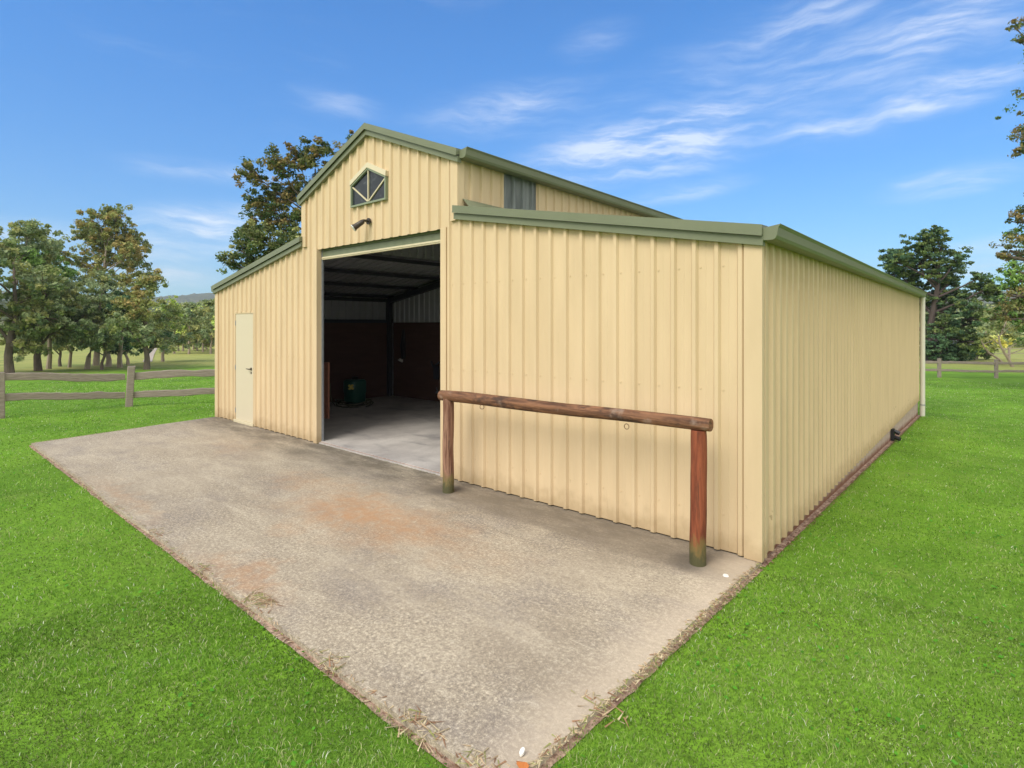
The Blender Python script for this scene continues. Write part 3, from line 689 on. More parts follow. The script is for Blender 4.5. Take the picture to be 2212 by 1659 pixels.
# ------------------------------------------------------------ grass
def inbarn(x, y, m_=0.):
    a = (x > XL-.04-m_) & (x < .05+m_) & (y > 0) & (y < L+m_)
    b = (x > -10.28+(.48*(-y/2.88))-m_) & (x < X1+.031*y+m_) & (y > Y0-m_) & (y <= .05)
    return a | b
def blades(r, az_, w0, h0, rng, straw=.06):
    x = CAM.x + r*np.sin(az_); y = CAM.y + r*np.cos(az_)
    ok = ~inbarn(x, y, .004 + .03*rng.random(len(x))); x, y, r = x[ok], y[ok], r[ok]; n = len(x)
    z = np.array([tz(a, b) for a, b in zip(x, y)])
    return x, y, z, r, n
def sample(n, r0, r1, pw, rng):
    # density ~ r^-pw per area
    u = rng.random(n); k = 2-pw
    r = (r0**k + u*(r1**k-r0**k))**(1/k) if abs(k) > 1e-6 else r0*(r1/r0)**u
    return r
rng = np.random.default_rng(3)
rA = np.concatenate([sample(260000, 1.5, 4.6, .5, rng), sample(520000, 4.6, 34, 1.75, rng)])
azA = -YAW + rng.uniform(-1.0, 1.0, len(rA))
x, y, z, r, n = blades(rA, azA, 0, 0, rng)
def vnoise(x, y, s, o=0.): return np.array([noise.noise(Vector((a*s+o, b*s, o))) for a, b in zip(x, y)])
pn = vnoise(x, y, .55, 3.); pf = vnoise(x, y, 2.6, 8.)
hgt = (.012+.020*rng.random(n))*(1+.6*pf)*(1+r*.016); wd = (.0016+.0015*rng.random(n))*(1+r*.16)
ang = rng.random(n)*2*PI; lean = rng.random(n)*.9+.25; la = rng.random(n)*2*PI
wx_, wy_ = np.cos(ang)*wd*.5, np.sin(ang)*wd*.5; lx, ly = np.cos(la)*hgt*lean, np.sin(la)*hgt*lean
V = np.zeros((n, 5, 3)); z0 = z-.006
V[:, 0] = np.stack([x-wx_, y-wy_, z0], 1); V[:, 1] = np.stack([x+wx_, y+wy_, z0], 1)
V[:, 2] = np.stack([x+wx_*.85+lx*.40, y+wy_*.85+ly*.40, z0+hgt*.62], 1); V[:, 3] = np.stack([x-wx_*.85+lx*.40, y-wy_*.85+ly*.40, z0+hgt*.62], 1)
V[:, 4] = np.stack([x+lx, y+ly, z0+hgt*(1.02-.28*lean)], 1)
base = np.arange(n)[:, None]*5
Fq = np.concatenate([base+np.array([[0, 1, 2]]), base+np.array([[0, 2, 3]]), base+np.array([[3, 2, 4]])])
f = rng.random(n)[:, None]; pnn = np.clip(.5+pn*.9, 0, 1)[:, None]
c1 = np.array([.095, .255, .018]); c2 = np.array([.205, .425, .034]); c3 = np.array([.38, .50, .12])
cc = c1*(1-f)+c2*f; cc = cc*(1-.8*pnn*f)+c3*(.8*pnn*f)
pg = vnoise(x, y, .9, 31.); cc *= ((.52+.76*np.clip(.5+1.3*pf, 0, 1))*(.86+.28*np.clip(.5+1.2*pg, 0, 1)))[:, None]
yb = np.clip(pg*2.2-.35, 0, 1)[:, None]; cc = cc*(1-.28*yb)+np.array([.36, .42, .13])*.28*yb
near = np.clip(1-(r-3)/9, 0, 1)[:, None]
cc = cc*(1-.18*near)+near*np.array([.012, .0, .006])
st = rng.random(n) < .10+.10*np.clip(pf, 0, 1)+.04*np.clip(1-r/6, 0, 1); cc[st] = np.array([.48, .50, .24])*(.5+.7*rng.random((st.sum(), 1)))
glint = rng.random(n) < .02; cc[glint] = np.array([.66, .70, .52])  # scattered near-white blades: leaf glints painted into the tint
cc = np.concatenate([np.repeat(cc, 5, 0), np.ones((n*5, 1))], 1)
go = npmesh('grass', V.reshape(-1, 3), Fq, M['blade'], color=cc); tag(go, kind='stuff')
# clover and broad leaves
n = 9000; rA = sample(n, 1.6, 16, 1.1, rng); x, y, z, r, n = blades(rA, -YAW+rng.uniform(-1, 1, n), 0, 0, rng)
k = vnoise(x, y, 1.7, 20.) > .12; x, y, z, r = x[k], y[k], z[k], r[k]; n = len(x)
a = rng.random(n)*2*PI; s_ = (.006+.007*rng.random(n))*(1+r*.06); tl = rng.uniform(-.5, .5, (n, 2))
V = np.zeros((n, 4, 3)); q4 = [(1, 0), (0, .8), (-1, 0), (0, -.8)]
for i, (p_, q_) in enumerate(q4):
    ux = np.cos(a)*p_-np.sin(a)*q_; uy = np.sin(a)*p_+np.cos(a)*q_
    V[:, i] = np.stack([x+ux*s_, y+uy*s_, z+.022+.014*rng.random(n)*0+s_*(ux*tl[:, 0]+uy*tl[:, 1])+.012*np.sin(a*7)], 1)
cc = np.array([.085, .27, .02])*(.7+.7*rng.random((n, 1))); cc = np.concatenate([np.repeat(cc, 4, 0), np.ones((n*4, 1))], 1)
tag(npmesh('clover', V.reshape(-1, 3), np.arange(n*4).reshape(n, 4), M['blade'], color=cc), kind='stuff')
# dry clippings and weeds along the slab edges
def litter(name, pts, spread, n, cols, size, up=.006, seed=1):
    rg = np.random.default_rng(seed); P_ = np.array([(p[0], p[1]) for p in pts]); i = rg.integers(0, len(P_)-1, n); fr = rg.random((n, 1))
    c_ = P_[i]*(1-fr)+P_[i+1]*fr+rg.normal(0, 1, (n, 2))*spread
    a_ = rg.random(n)*2*PI; ln = size*(.4+rg.random(n)); wd_ = .0035*(.6+rg.random(n))
    z_ = np.array([max(tz(p[0], p[1])+.012, .0 if (X0-.25 < p[0] < X1 and Y0 < p[1] < 0) else -9) for p in c_])+.003
    dz_ = rg.uniform(-.2, 1, n)*ln*up*40*.3
    d_ = np.stack([np.cos(a_), np.sin(a_)], 1); nn_ = np.stack([-d_[:, 1], d_[:, 0]], 1)
    V = np.zeros((n, 3, 3)); V[:, 0, :2] = c_-d_*ln[:, None]*.5-nn_*wd_[:, None]; V[:, 1, :2] = c_-d_*ln[:, None]*.5+nn_*wd_[:, None]; V[:, 2, :2] = c_+d_*ln[:, None]*.5
    V[:, 0, 2] = z_; V[:, 1, 2] = z_; V[:, 2, 2] = z_+np.abs(dz_)
    ci = rg.integers(0, len(cols), n); cc = np.array(cols)[ci]*(.6+.7*rg.random((n, 1))); cc = np.concatenate([np.repeat(cc, 3, 0), np.ones((n*3, 1))], 1)
    return tag(npmesh(name, V.reshape(-1, 3), np.arange(n*3).reshape(n, 3), M['blade'], color=cc), kind='stuff')
DRY = [(.56, .42, .26), (.38, .22, .13), (.66, .56, .36), (.34, .36, .12), (.60, .49, .31)]
litter('leaf_litter', [(-10.1, -1), (X0, Y0), (-5, Y0), (X2, Y0), (X1-.03, -1.4), (X1, 0)], .016, 1500, DRY, .045, seed=4)
for sx, sy, sn in ((-4.2, Y0+.02, 30), (-2.3, Y0+.07, 110), (-1.35, Y0+.02, 40), (-.62, Y0+.02, 60), (-.2, Y0+.05, 60), (-.06, -2.2, 25), (-3.1, Y0+.01, 30)):
    litter('dry_grass', [(sx-.10, sy), (sx+.12, sy)], .035, sn, DRY, .075, up=.012, seed=int(abs(sx)*100))
litter('leaf_litter', [(.05, 0), (.05, 6), (.05, 12)], .016, 1500, [(.20, .085, .05), (.14, .06, .04), (.30, .2, .13)], .04, seed=9)
litter('weeds', [(OX0, .0), (OX1, .0)], .008, 150, [(.10, .25, .03), (.2, .22, .06)], .035, up=.03, seed=12)

# ------------------------------------------------------------ fences
def rail_mesh(a, b, wd, th, seed):
    mb = MB(); a = Vector(a); b = Vector(b); d_ = (b-a).normalized(); n_ = Vector((-d_.y, d_.x, 0)).normalized(); rings = []
    for k in range(29):
        f = k/28; c_ = a.lerp(b, f); c_ = c_+Vector((0, 0, noise.noise(Vector((f*2.6, seed, 0)))*.035))
        hh = wd*.5*(1+.34*noise.noise(Vector((f*6.5, seed, 3)))); h2 = wd*.5*(1+.34*noise.noise(Vector((f*8.5, seed, 6)))); t2 = th*.5
        rings.append([c_+n_*t2*a_+Vector((0, 0, (h2 if b_ > 0 else hh)*b_)) for a_, b_ in ((-1, -.8), (-.7, -1), (.7, -1), (1, -.8), (1, .8), (.7, 1), (-.7, 1), (-1, .8))])
    mb.loft(rings); return mb
def fence(posts, label, zr=None, ph_=.97, rails=((.76, .155), (.33, .150)), pw=.13, lean=None, wd_scale=1.):
    f = thing('post_and_rail_fence', (*posts[0], tz(*posts[0])), label, 'fence')
    for i, (x, y) in enumerate(posts):
        z = tz(x, y); mb = MB(); ln = (lean or {}).get(i, (0, 0)); ww = pw*(.95+.1*noise.noise(Vector((i, 3, 3)))); nxt = Vector(posts[min(i+1, len(posts)-1)])-Vector(posts[max(i-1, 0)]); nxt.normalize(); n2 = Vector((-nxt.y, nxt.x))
        rings = []
        for k in range(7):
            g_ = k/6; zz = z-.3+(ph_+.3)*g_; o = Vector((x, y))+Vector(ln)*g_; e_ = ww*.5*(1+.05*noise.noise(Vector((k, i, 5))))
            rings.append([(o.x+nxt.x*a_*e_+n2.x*b_*e_*.9, o.y+nxt.y*a_*e_+n2.y*b_*e_*.9, zz+(noise.noise(Vector((a_, b_, i)))*.02 if k == 6 else 0)) for a_, b_ in ((-1, -.8), (-.8, -1), (.8, -1), (1, -.8), (1, .8), (.8, 1), (-.8, 1), (-1, .8))])
        mb.loft(rings); mb.build('post', M['greywood'], f)
        if i < len(posts)-1:
            x2, y2 = posts[i+1]; z2 = tz(x2, y2); d_ = Vector((x2-x, y2-y)).normalized(); gp = pw*.42
            for q_, (rz, rw) in enumerate(rails):
                za_, zb2 = (zr[q_][i], zr[q_][i+1]) if zr else (z+rz, z2+rz)
                rail_mesh((x+d_.x*gp, y+d_.y*gp, za_), (x2-d_.x*gp, y2-d_.y*gp, zb2), rw*wd_scale, .05, i*3.7+q_*1.3).build('rail', M['greywood'], f)
    return f
p = [at(-330, 9.8), at(0, 11.2), at(277, 12.8), at(545, 13.9), at(760, 16), at(960, 18.5)]
FENCE_L = [(v_.x, v_.y) for v_ in p]
fence(FENCE_L, 'weathered grey split rail fence on the lawn left of the barn', zr=[(.88, .76, .62, .65, .45, .3), (.46, .345, .21, .19, .0, -.2)], ph_=.93, lean={2: (.05, .05)}, pw=.155, rails=((.77, .165), (.37, .15)))
p = [at(1660+123*k, 28.0+.16*k) for k in range(8)]
fence([(v_.x, v_.y) for v_ in p], 'low grey post and rail fence across the lawn right of the barn', pw=.15, rails=((.77, .13), (.36, .12)))
p = [at(1900+70*k, 52.0) for k in range(8)]
fence([(v_.x, v_.y) for v_ in p], 'farther thin fence standing beyond the right hand rail fence', ph_=1.1, pw=.16, rails=((1.0, .06), (.55, .05)))

# ------------------------------------------------------------ trees
def leaf_mesh(name, C_, R_, per, size, cols, parent, rg, flat=.75, droop=.2):
    """C_ clump centres, R_ clump radii"""
    C_ = np.array(C_); R_ = np.array(R_); nC = len(C_); n = nC*per
    ci = np.repeat(np.arange(nC), per)
    d_ = rg.normal(0, 1, (n, 3)); d_ /= np.linalg.norm(d_, axis=1)[:, None]; rr_ = rg.random(n)**.45
    P_ = C_[ci]+d_*rr_[:, None]*R_[ci][:, None]*np.array([1, 1, flat])
    nm = rg.normal(0, 1, (n, 3))*.75+d_*.55+np.array([0, 0, .6]); nm /= np.linalg.norm(nm, axis=1)[:, None]
    u_ = np.cross(nm, rg.normal(0, 1, (n, 3))); u_ /= np.linalg.norm(u_, axis=1)[:, None]; v_ = np.cross(nm, u_)
    s_ = size*(.4+1.2*rg.random(n)**1.5)[:, None]
    u_ = u_*s_; v_ = v_*s_*.55
    tip = P_+u_-np.array([0, 0, 1])*s_*droop
    V = np.stack([P_-u_, P_+v_-u_*.1, tip, P_-v_-u_*.1], 1)
    cols = np.array(cols); cl_ = cols[rg.integers(0, len(cols), nC)][ci]; l2 = cols[rg.integers(0, len(cols), n)]
    cc = (cl_*.6+l2*.4)*(.75+.5*rg.random((n, 1)))
    cc = np.concatenate([np.repeat(cc, 4, 0), np.ones((n*4, 1))], 1)
    return npmesh(name, V.reshape(-1, 3), np.arange(n*4).reshape(n, 4), M['blade'], parent, color=cc)
PAL = {'brown': [(.33, .36, .11), (.40, .33, .12), (.24, .29, .10), (.42, .31, .12)],
       'olive': [(0.311, 0.367, 0.131), (0.200, 0.271, 0.112), (0.476, 0.460, 0.186)],
       'grey': [(0.311, 0.381, 0.186), (0.200, 0.286, 0.156), (0.439, 0.493, 0.260)],
       'bright': [(0.269, 0.437, 0.108), (0.213, 0.356, 0.090), (0.314, 0.460, 0.132)],
       'dark': [(0.093, 0.174, 0.082), (0.066, 0.132, 0.068), (0.147, 0.239, 0.106)],
       'pine': [(.15, .225, .07), (.10, .155, .055), (.21, .27, .08)],
       'light': [(0.620, 0.762, 0.186), (0.439, 0.604, 0.149), (0.804, 0.762, 0.260)],
       'yellow': [(0.951, 0.858, 0.260), (0.659, 0.698, 0.223)]}
MIXP = {'brown': 'olive', 'olive': 'grey', 'rust': 'dark2', 'grey': 'olive', 'light2': 'rust', 'dark2': 'olive', 'pine': 'dark', 'light': 'olive'}
def tree(name, px, depth, lobes, label, pal, tr=.2, bark='bark', clump=.42, per=70, leaf=.095, seed=1, lean=0., group=None, fill=1.0, zb=None, fork=.5, cat='tree', stems=None, dscale=.8, flat=.7, top=None, lsc=1.25):
    """lobes: (px, py, rpx[, palette]) where a branch end carries foliage, at the tree's own distance"""
    rg = np.random.default_rng(seed); rn = random.Random(seed)
    b0 = at(px, depth)
    T = thing(name, b0, label, cat, group)
    L3 = []
    for lb in lobes:
        r_ = lb[2]/FPX*depth; r_ *= lsc; c_ = atp(lb[0], lb[1], depth)+FW*rn.uniform(-1, 1)*min(dscale*r_*1.8, depth*.09); L3.append((c_, r_, lb[3] if len(lb) > 3 else pal))
    topv = max(L3, key=lambda q_: q_[0].z)[0]; mid = sum((q_[0] for q_ in L3), Vector())/len(L3)
    mb = MB()
    zt_ = topv.z if top is None else top
    H = zt_-b0.z
    tp = [b0-Vector((0, 0, .3))]
    for k in range(1, 8):
        f = k/7; aim = b0.lerp(Vector((mid.x*.6+topv.x*.4, mid.y*.6+topv.y*.4, b0.z)), f**1.3)
        tp.append(Vector((aim.x, aim.y, b0.z+H*.92*f))+Vector((rn.uniform(-1, 1), rn.uniform(-1, 1), 0))*tr*.7+RT*lean*math.sin(f*PI))
    mb.tube(tp, [tr*1.25]+[tr*(1-.88*(k/7)) for k in range(1, 8)], 9, wob=.07, rng=rn)
    def on(f):
        q_ = f*7; i = min(int(q_), 6); return tp[i].lerp(tp[i+1], q_-i)
    groups = {}
    for c_, r_, pl in L3:
        f = max(.22, min(.93, (c_.z-r_*.9-b0.z)/H-.05)); s0 = on(f); rr0 = tr*(1-.85*f)*.6
        m1 = s0.lerp(c_, .5)+Vector((rn.uniform(-1, 1), rn.uniform(-1, 1), rn.uniform(-.5, .2)))*r_*.3
        mb.tube([s0, m1, c_], [rr0, rr0*.6, rr0*.3], 6)
        k = max(4, int(round((r_/clump)**2.15*2.9*fill)))
        for _ in range(k):
            C_, Rc = groups.setdefault(pl if rn.random() < .62 or pl in ('bright', 'dark', 'yellow') else MIXP.get(pl, pl), ([], []))
            dv = Vector((rn.gauss(0, 1), rn.gauss(0, 1), rn.gauss(0, 1))).normalized()*(rn.random()**.4)*r_
            dv.z *= .85; dv = dv*rn.uniform(.7, 1.3)
            q_ = c_+dv; rc = clump*rn.uniform(.35, 1.1); C_.append(q_[:]); Rc.append(rc)
            if rn.random() < .4: mb.tube([m1.lerp(c_, .6+.4*rn.random()), c_+dv*.55+Vector((0, 0, -.08)), q_], [rr0*.26, rr0*.16, rr0*.07], 4)
    mb.build('trunk', M[bark], T, smooth=True)
    AC = [c_ for pl in groups for c_ in groups[pl][0]]
    # one crown mesh, tinted clump by clump
    Vs = []; Cs = []
    for pl, (C_, Rc) in groups.items():
        o = leaf_mesh('crown', C_, Rc, per, leaf, PAL[pl], None, rg, flat=flat)
        me = o.data; nv = len(me.vertices); a_ = np.empty(nv*3, 'f'); me.vertices.foreach_get('co', a_); c_ = np.empty(nv*4, 'f'); me.attributes['tint'].data.foreach_get('color', c_)
        Vs.append(a_.reshape(-1, 3)); Cs.append(c_.reshape(-1, 4)); bpy.data.objects.remove(o); bpy.data.meshes.remove(me)
    V = np.concatenate(Vs); Cc = np.concatenate(Cs)
    npmesh('crown', V, np.arange(len(V)).reshape(-1, 4), M['blade'], T, color=Cc)
    return T
TREES = []
G1 = 'trees along the left paddock'
tree('gum_tree', 21, 36, [(10, 500, 34), (-40, 520, 60), (40, 560, 45), (-10, 600, 60), (50, 630, 48), (10, 690, 52), (75, 680, 40), (-60, 640, 70), (40, 740, 34), (90, 600, 28)],
     'olive green tree at the far left edge, standing behind the first grey fence post', 'olive', tr=.24, seed=2, group=G1, leaf=.11)
tree('gum_tree', 83, 39, [(100, 600, 40), (75, 640, 40), (120, 650, 44), (95, 700, 40), (140, 700, 34), (60, 715, 26), (95, 560, 24, 'bright')],
     'medium olive tree with a bare dark trunk, second from the left', 'olive', tr=.23, seed=3, group=G1)
tree('gum_tree', 104, 42, [(130, 575, 26, 'bright'), (155, 590, 28, 'bright'), (110, 580, 22, 'bright'), (165, 620, 26), (140, 640, 34), (120, 690, 30), (170, 665, 24)],
     'smaller tree with bright lime green top left of the tall tree', 'grey', tr=.16, seed=4, group=G1, bark='palebark')
tree('gum_tree', 207, 47, [(200, 470, 33, 'brown'), (235, 462, 26, 'brown'), (160, 500, 28, 'olive'), (180, 520, 34), (225, 505, 36, 'brown'), (262, 520, 30, 'brown'), (150, 540, 22, 'olive'), (285, 545, 24, 'brown'), (245, 555, 30), (200, 570, 28), (290, 590, 22), (220, 610, 26, 'olive'), (265, 610, 24), (172, 560, 20)],
     'tallest tree of the left group, domed brownish crown with sky showing through', 'brown', tr=.22, seed=5, group=G1, bark='palebark', fill=1.05, clump=.42, leaf=.10)
tree('gum_tree', 149, 44, [(150, 700, 30), (175, 670, 30), (130, 730, 24), (175, 730, 30), (200, 640, 24), (190, 700, 30)],
     'slender grey green tree under the left side of the tallest crown', 'grey', tr=.12, seed=6, group=G1, bark='palebark')
tree('gum_tree', 187, 41, [(215, 690, 34), (240, 650, 30), (200, 730, 26), (240, 720, 30), (225, 600, 20)],
     'leaning pale trunked tree with feathery grey green crown in the middle of the group', 'grey', tr=.17, seed=7, group=G1, lean=.5, bark='palebark')
tree('gum_tree', 259, 43, [(275, 650, 32, 'dark'), (260, 700, 34, 'olive'), (290, 690, 30, 'olive'), (255, 745, 24, 'dark'), (300, 640, 24, 'brown'), (245, 640, 22, 'olive')],
     'dark leafy tree with forked pale trunk right of the leaning tree', 'olive', tr=.18, seed=8, group=G1, bark='palebark')
tree('gum_tree', 317, 40, [(310, 625, 26, 'brown'), (335, 610, 22, 'brown'), (325, 660, 34, 'brown'), (345, 690, 28), (310, 700, 34, 'olive'), (330, 735, 32), (295, 735, 26, 'dark'), (300, 660, 24, 'dark')],
     'bushy reddish brown and green tree at the right end of the close group', 'olive', tr=.2, seed=9, group=G1)
tree('gum_tree', 352, 52, [(358, 665, 24, 'light'), (375, 690, 22, 'light'), (350, 700, 26), (368, 725, 26), (345, 740, 22), (385, 735, 18)],
     'light green tree behind the reddish tree, next to the gap with the hills', 'grey', tr=.14, seed=10, group=G1, bark='palebark')
for i, (px, dp_, bk) in enumerate([(130, 46, 'bark'), (220, 40, 'bark'), (233, 45, 'palebark'), (277, 47, 'palebark')]):
    tree('gum_tree', px, dp_, [(px+5, 715-8*i, 22), (px-12, 740, 18), (px+16, 735, 18), (px, 690, 18)],
         ['thin straight sapling left of the slender grey green tree', 'thin dark blackish trunk in the middle of the group', 'thick straight pale trunk right of the black trunk', 'pale thin trunk under the dark leafy tree'][i], 'grey', tr=[.12, .11, .22, .13][i], bark=bk, seed=30+i, group=G1, lean=[0, .2, 0, -.3][i])
# row of thin gums farther off, next to the barn's left corner
G2 = 'thin gums in the far row left of the barn'
ORD = ['nearest', 'second', 'third', 'fourth', 'fifth', 'sixth', 'seventh', 'eighth', 'ninth', 'tenth', 'eleventh', 'twelfth and farthest']
for i in range(12):
    px = 378+10*i+random.uniform(-3, 3); dp_ = 74+random.uniform(-6, 12)
    ty = 660+random.uniform(-8, 12)-(10 if i > 7 else 0)
    tree('gum_tree', px, dp_, [(px, ty+10, 13), (px+9, ty+22, 13), (px-9, ty+30, 13), (px+3, ty+48, 14), (px-6, ty+66, 11), (px+8, ty+70, 11)],
         'thin pale trunked gum in the far row, %s from the barn corner' % ORD[11-i], ['olive', 'grey', 'light'][i % 3] if i % 4 else 'olive', tr=.13, bark='palebark', seed=50+i, group=G2, per=40, leaf=.18, clump=.7, lsc=1.45)
# behind the barn
tree('oak_tree', 665, 27, [(740, 320, 24), (690, 335, 26), (650, 345, 26), (620, 365, 26), (700, 380, 34), (560, 385, 22), (590, 410, 28), (640, 410, 32), (545, 430, 20), (570, 460, 26), (620, 470, 34), (545, 500, 20, 'dark2'), (580, 520, 30, 'dark2'), (530, 545, 24, 'dark2'), (620, 540, 36, 'dark2'), (690, 450, 36), (560, 570, 28, 'dark2'), (510, 570, 16, 'dark2'), (670, 540, 36, 'dark2'), (780, 330, 30), (750, 390, 40)],
     'large brown and green tree rising behind the left side of the barn', 'rust', tr=.26, seed=70, fill=1.25, clump=.30, leaf=.068, per=64, lsc=1.42) if PAL.update({'rust': [(0.240, 0.247, 0.084), (0.300, 0.215, 0.084), (0.180, 0.221, 0.077), (0.336, 0.234, 0.098)], 'dark2': [(0.096, 0.156, 0.049), (0.072, 0.117, 0.042), (0.168, 0.176, 0.063)]}) is None else None
# right side
tree('pine_tree', 2012, 46, [(2005, 510, 18), (1985, 525, 22), (2030, 530, 18), (1955, 545, 20), (1930, 565, 16), (1990, 560, 30), (2055, 560, 20), (2025, 585, 22), (1960, 585, 24), (2085, 585, 22), (2060, 610, 22), (2000, 615, 32), (2100, 600, 14), (2110, 625, 22), (2135, 618, 15), (2080, 640, 20), (2140, 640, 14), (2040, 650, 28), (2000, 670, 30), (2070, 680, 28), (2030, 710, 26), (2060, 735, 24), (2095, 710, 20), (2010, 750, 26, 'dark'), (2040, 762, 18, 'dark'), (2110, 690, 16)],
     'tall spreading dark green pine behind the right end of the barn', 'pine', tr=.36, seed=80, fill=1.6, clump=.45, leaf=.10, per=64, flat=.40, lsc=1.45, bark='darkbark')
tree('dark_conifer', 2055, 49, [(2030, 750, 20), (2060, 745, 24), (2085, 755, 20), (2010, 765, 18), (2075, 770, 14), (2045, 770, 18)],
     'low very dark conifer at the foot of the tall pine', 'dark', tr=.14, seed=81, clump=.5, leaf=.12, per=60)
tree('shrub', 2105, 50, [(2105, 745, 14), (2118, 755, 14), (2095, 757, 11), (2112, 735, 10)], 'small yellow green multi stemmed shrub right of the dark conifer', 'light', tr=.07, seed=82, clump=.4, leaf=.10, cat='shrub')
tree('shrub', 2132, 51, [(2128, 758, 16, 'dark2'), (2145, 762, 13, 'dark2'), (2140, 735, 16, 'yellow'), (2125, 728, 11, 'yellow')], 'round bush, dark green below and yellow above, left of the leaning trunks', 'dark2', tr=.07, seed=83, clump=.42, leaf=.10, cat='shrub')
tree('gum_tree', 2192, 40, [(2165, 700, 18), (2150, 720, 14), (2185, 690, 22), (2205, 720, 26), (2215, 680, 28), (2170, 670, 14), (2205, 745, 18)], 'slim tree with leaning bare stems and sparse olive leaves at the right edge', 'olive', tr=.10, seed=84, lean=-1.0, bark='palebark', fill=.7, clump=.4, leaf=.10)
tree('gum_tree', 2176, 43, [(2150, 705, 12), (2140, 690, 10), (2160, 722, 12)], 'crooked leaning stem left of the slim tree at the right edge', 'olive', tr=.09, seed=85, lean=-1.6, bark='palebark', fill=.6, clump=.4, leaf=.10)
tree('broadleaf_tree', 2560, 21, [(2200, 55, 12, 'rust'), (2188, 90, 9, 'rust'), (2230, 50, 16, 'rust'), (2260, 40, 26, 'rust'), (2205, 290, 16, 'rust'), (2192, 325, 10, 'rust'), (2225, 280, 24, 'rust'), (2260, 300, 40, 'rust'),
      (2210, 470, 14, 'rust'), (2235, 450, 26, 'rust'), (2180, 515, 14, 'rust'), (2195, 540, 16, 'rust'), (2215, 520, 20, 'rust'), (2168, 550, 8, 'rust'), (2185, 585, 20, 'bright'), (2210, 600, 28, 'bright'), (2175, 620, 14, 'bright'), (2200, 640, 26), (2165, 665, 20), (2195, 680, 28), (2165, 690, 16), (2230, 660, 40), (2175, 640, 24), (2200, 710, 22), (2180, 600, 22, 'bright'),
      (2300, 120, 60), (2400, 180, 90), (2350, 320, 80), (2450, 420, 110), (2330, 520, 80), (2600, 250, 140), (2700, 400, 140), (2560, 80, 90), (2620, 540, 110)],
     'large tree at the right edge with rusty outer twigs and bright green lower leaves', 'light2', tr=.38, seed=86, fill=.9, clump=.26, leaf=.055, per=46, lsc=1.2, dscale=.6) if PAL.update({'light2': [(0.180, 0.312, 0.077), (0.120, 0.221, 0.063), (0.240, 0.234, 0.091)]}) is None else None
# tree line beyond the right field and behind the left paddock
def treeline(name, rows, pals, seed, leaf, per, clump, floor=None):
    rg = np.random.default_rng(seed); Vs = []; Cs = []
    for pl in pals:
        C_ = []; R_ = []
        for (px0, px1, ytop, ybot, dp0, dp1, cnt) in rows:
            for _ in range(cnt//len(pals)):
                px = rg.uniform(px0, px1); dp_ = rg.uniform(dp0, dp1); b_ = at(px, dp_)
                yt = ytop+6*math.sin(px*.13+dp_)+rg.normal(0, 3); zt_ = CAM.z+(HY-yt)/FPX*dp_; f = rg.random()**.8
                C_.append((b_.x, b_.y, b_.z+(zt_-b_.z)*(.05+.95*f))); R_.append(clump*rg.uniform(.6, 1.3))
        o = leaf_mesh('x', C_, R_, per, leaf, PAL[pl], None, rg, flat=.7)
        me = o.data; nv = len(me.vertices); a_ = np.empty(nv*3, 'f'); me.vertices.foreach_get('co', a_); c_ = np.empty(nv*4, 'f'); me.attributes['tint'].data.foreach_get('color', c_)
        Vs.append(a_.reshape(-1, 3)); Cs.append(c_.reshape(-1, 4)); bpy.data.objects.remove(o); bpy.data.meshes.remove(me)
    V = np.concatenate(Vs)
    return tag(npmesh(name, V, np.arange(len(V)).reshape(-1, 4), M['blade'], color=np.concatenate(Cs)), kind='stuff')
treeline('distant_woodland', [(1950, 2420, 672, 760, 95, 120, 560), (1950, 2420, 700, 760, 85, 95, 260)], ['olive', 'grey'], 5, .24, 34, 1.5)
treeline('distant_woodland', [(-140, 380, 712, 745, 130, 170, 420), (340, 640, 668, 745, 98, 130, 900)], ['olive', 'grey', 'light'], 6, .30, 30, 1.9)

# small shed far right
sp = at(2084, 70); sh = thing('far_shed', sp, 'small white roofed shed glimpsed beyond the shrubs on the right', 'shed')
mb = MB(); mb.box(sp.x-1.4, sp.x+1.4, sp.y-1.2, sp.y+1.2, sp.z-.2, sp.z+2.0); mb.build('wall', M['galv'], sh)
mb = MB(); mb.loft([[(sp.x-1.6, sp.y-1.4, sp.z+2.0), (sp.x, sp.y-1.4, sp.z+2.5), (sp.x+1.6, sp.y-1.4, sp.z+2.0), (sp.x, sp.y-1.4, sp.z+2.42)], [(sp.x-1.6, sp.y+1.4, sp.z+2.0), (sp.x, sp.y+1.4, sp.z+2.5), (sp.x+1.6, sp.y+1.4, sp.z+2.0), (sp.x, sp.y+1.4, sp.z+2.42)]]); mb.build('roof', M['shedwhite'], sh)
# dirt road climbing away on the left
mb = MB(); rows = []
for k in range(12):
    f = k/11; dp_ = 52+f*66; c_ = at(318+f*30, dp_)
    a = c_-RT*.45; b = c_+RT*.45; rows.append([(a.x, a.y, tz(a.x, a.y)+.05), (b.x, b.y, tz(b.x, b.y)+.05)])
mb.loft(rows, cap=False, closed=False); tag(mb.build('dirt_road', M['road']), kind='structure')

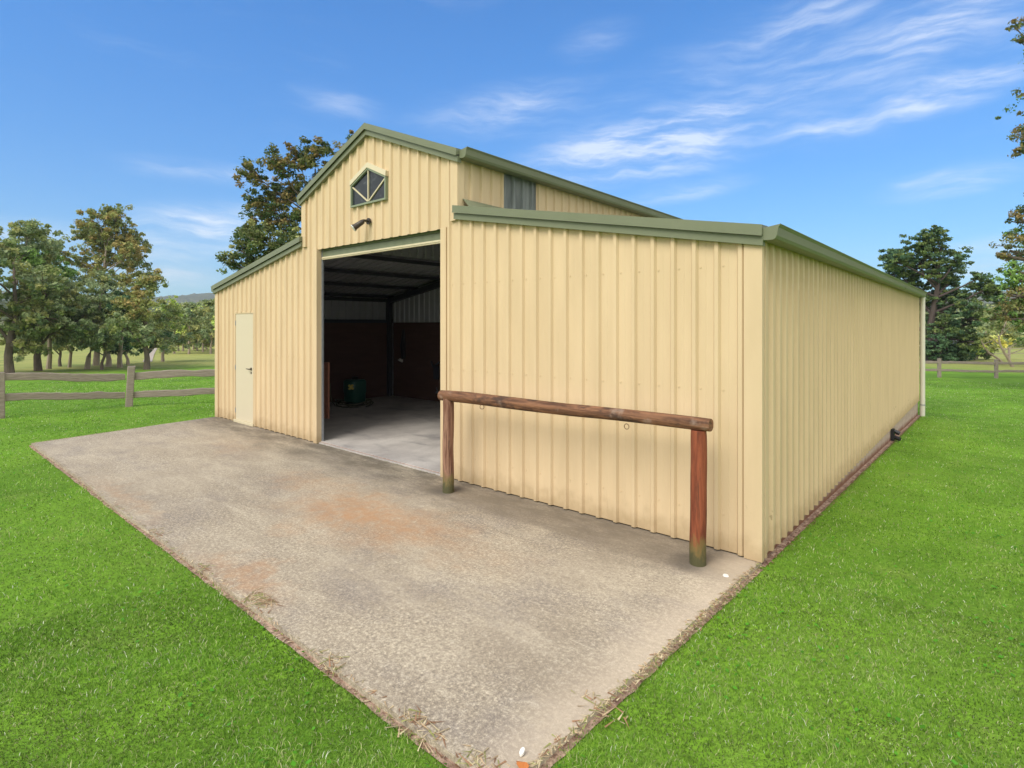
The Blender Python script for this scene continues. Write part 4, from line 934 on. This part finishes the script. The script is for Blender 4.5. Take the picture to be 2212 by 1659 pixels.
# ------------------------------------------------------------ hills
def hill(name, d0, d1, zmax, bump_, mat, seed, az0=-1.15, az1=1.15, n=420, rows_=46):
    V = []; 
    for j in range(rows_):
        fj = j/(rows_-1)
        for i in range(n):
            a_ = az0+(az1-az0)*i/(n-1); r_ = d0+(d1-d0)*fj
            p = CAM+FW*math.cos(a_)*r_+RT*math.sin(a_)*r_
            prof = math.sin(min(fj*1.25, 1)*PI/2)
            zz = zmax*(.75+.35*noise.noise(Vector((a_*4+seed, seed, 0)))+.12*noise.noise(Vector((a_*14, seed, 2))))*prof
            zz += bump_*(noise.noise(Vector((p.x*.09, p.y*.09, seed)))+.6*noise.noise(Vector((p.x*.23, p.y*.23, seed))))*min(1, fj*4)
            V.append((p.x, p.y, zz-3))
    I = np.arange(n*rows_).reshape(rows_, n); Fq = np.stack([I[:-1, :-1], I[:-1, 1:], I[1:, 1:], I[1:, :-1]], -1).reshape(-1, 4)
    return tag(npmesh(name, np.array(V), Fq, mat), kind='structure')
def b_hill(t, b):
    p = t.pos(); n1 = t.noise(p, .09, 5, .7); n2 = t.noise(p, .018, 4)
    c = t.mix(t.ss(n1, .35, .65), (.030, .045, .02), (.10, .115, .05)); c = t.mix(t.ss(n2, .5, .7, 0, .6), c, (.16, .14, .07))
    t.put(b.inputs['Base Color'], c)
M['hill'] = material('wooded hillside', rough=1., build=b_hill, spec=0.)
hill('hill', 300, 620, 26, 3.2, M['hill'], 3.1)
hill('hill', 1300, 2400, 126, 7, M['hill'], 8.4)

# ------------------------------------------------------------ haze
mb = MB(); mb.box(-3200, 3200, -900, 3200, -12, 260)
hz = mb.build('haze', material('air haze')); tag(hz, kind='stuff')
ht = hz.data.materials[0].node_tree; ht.nodes.remove(ht.nodes['Principled BSDF'])
pv = ht.nodes.new('ShaderNodeVolumePrincipled'); pv.inputs['Color'].default_value = (.80, .88, 1, 1); pv.inputs['Density'].default_value = .00026
ht.links.new(pv.outputs[0], ht.nodes['Material Output'].inputs['Volume'])

print('leaf quads', sum(len(o.data.polygons) for o in bpy.data.objects if o.type=='MESH' and o.name.startswith('crown')))
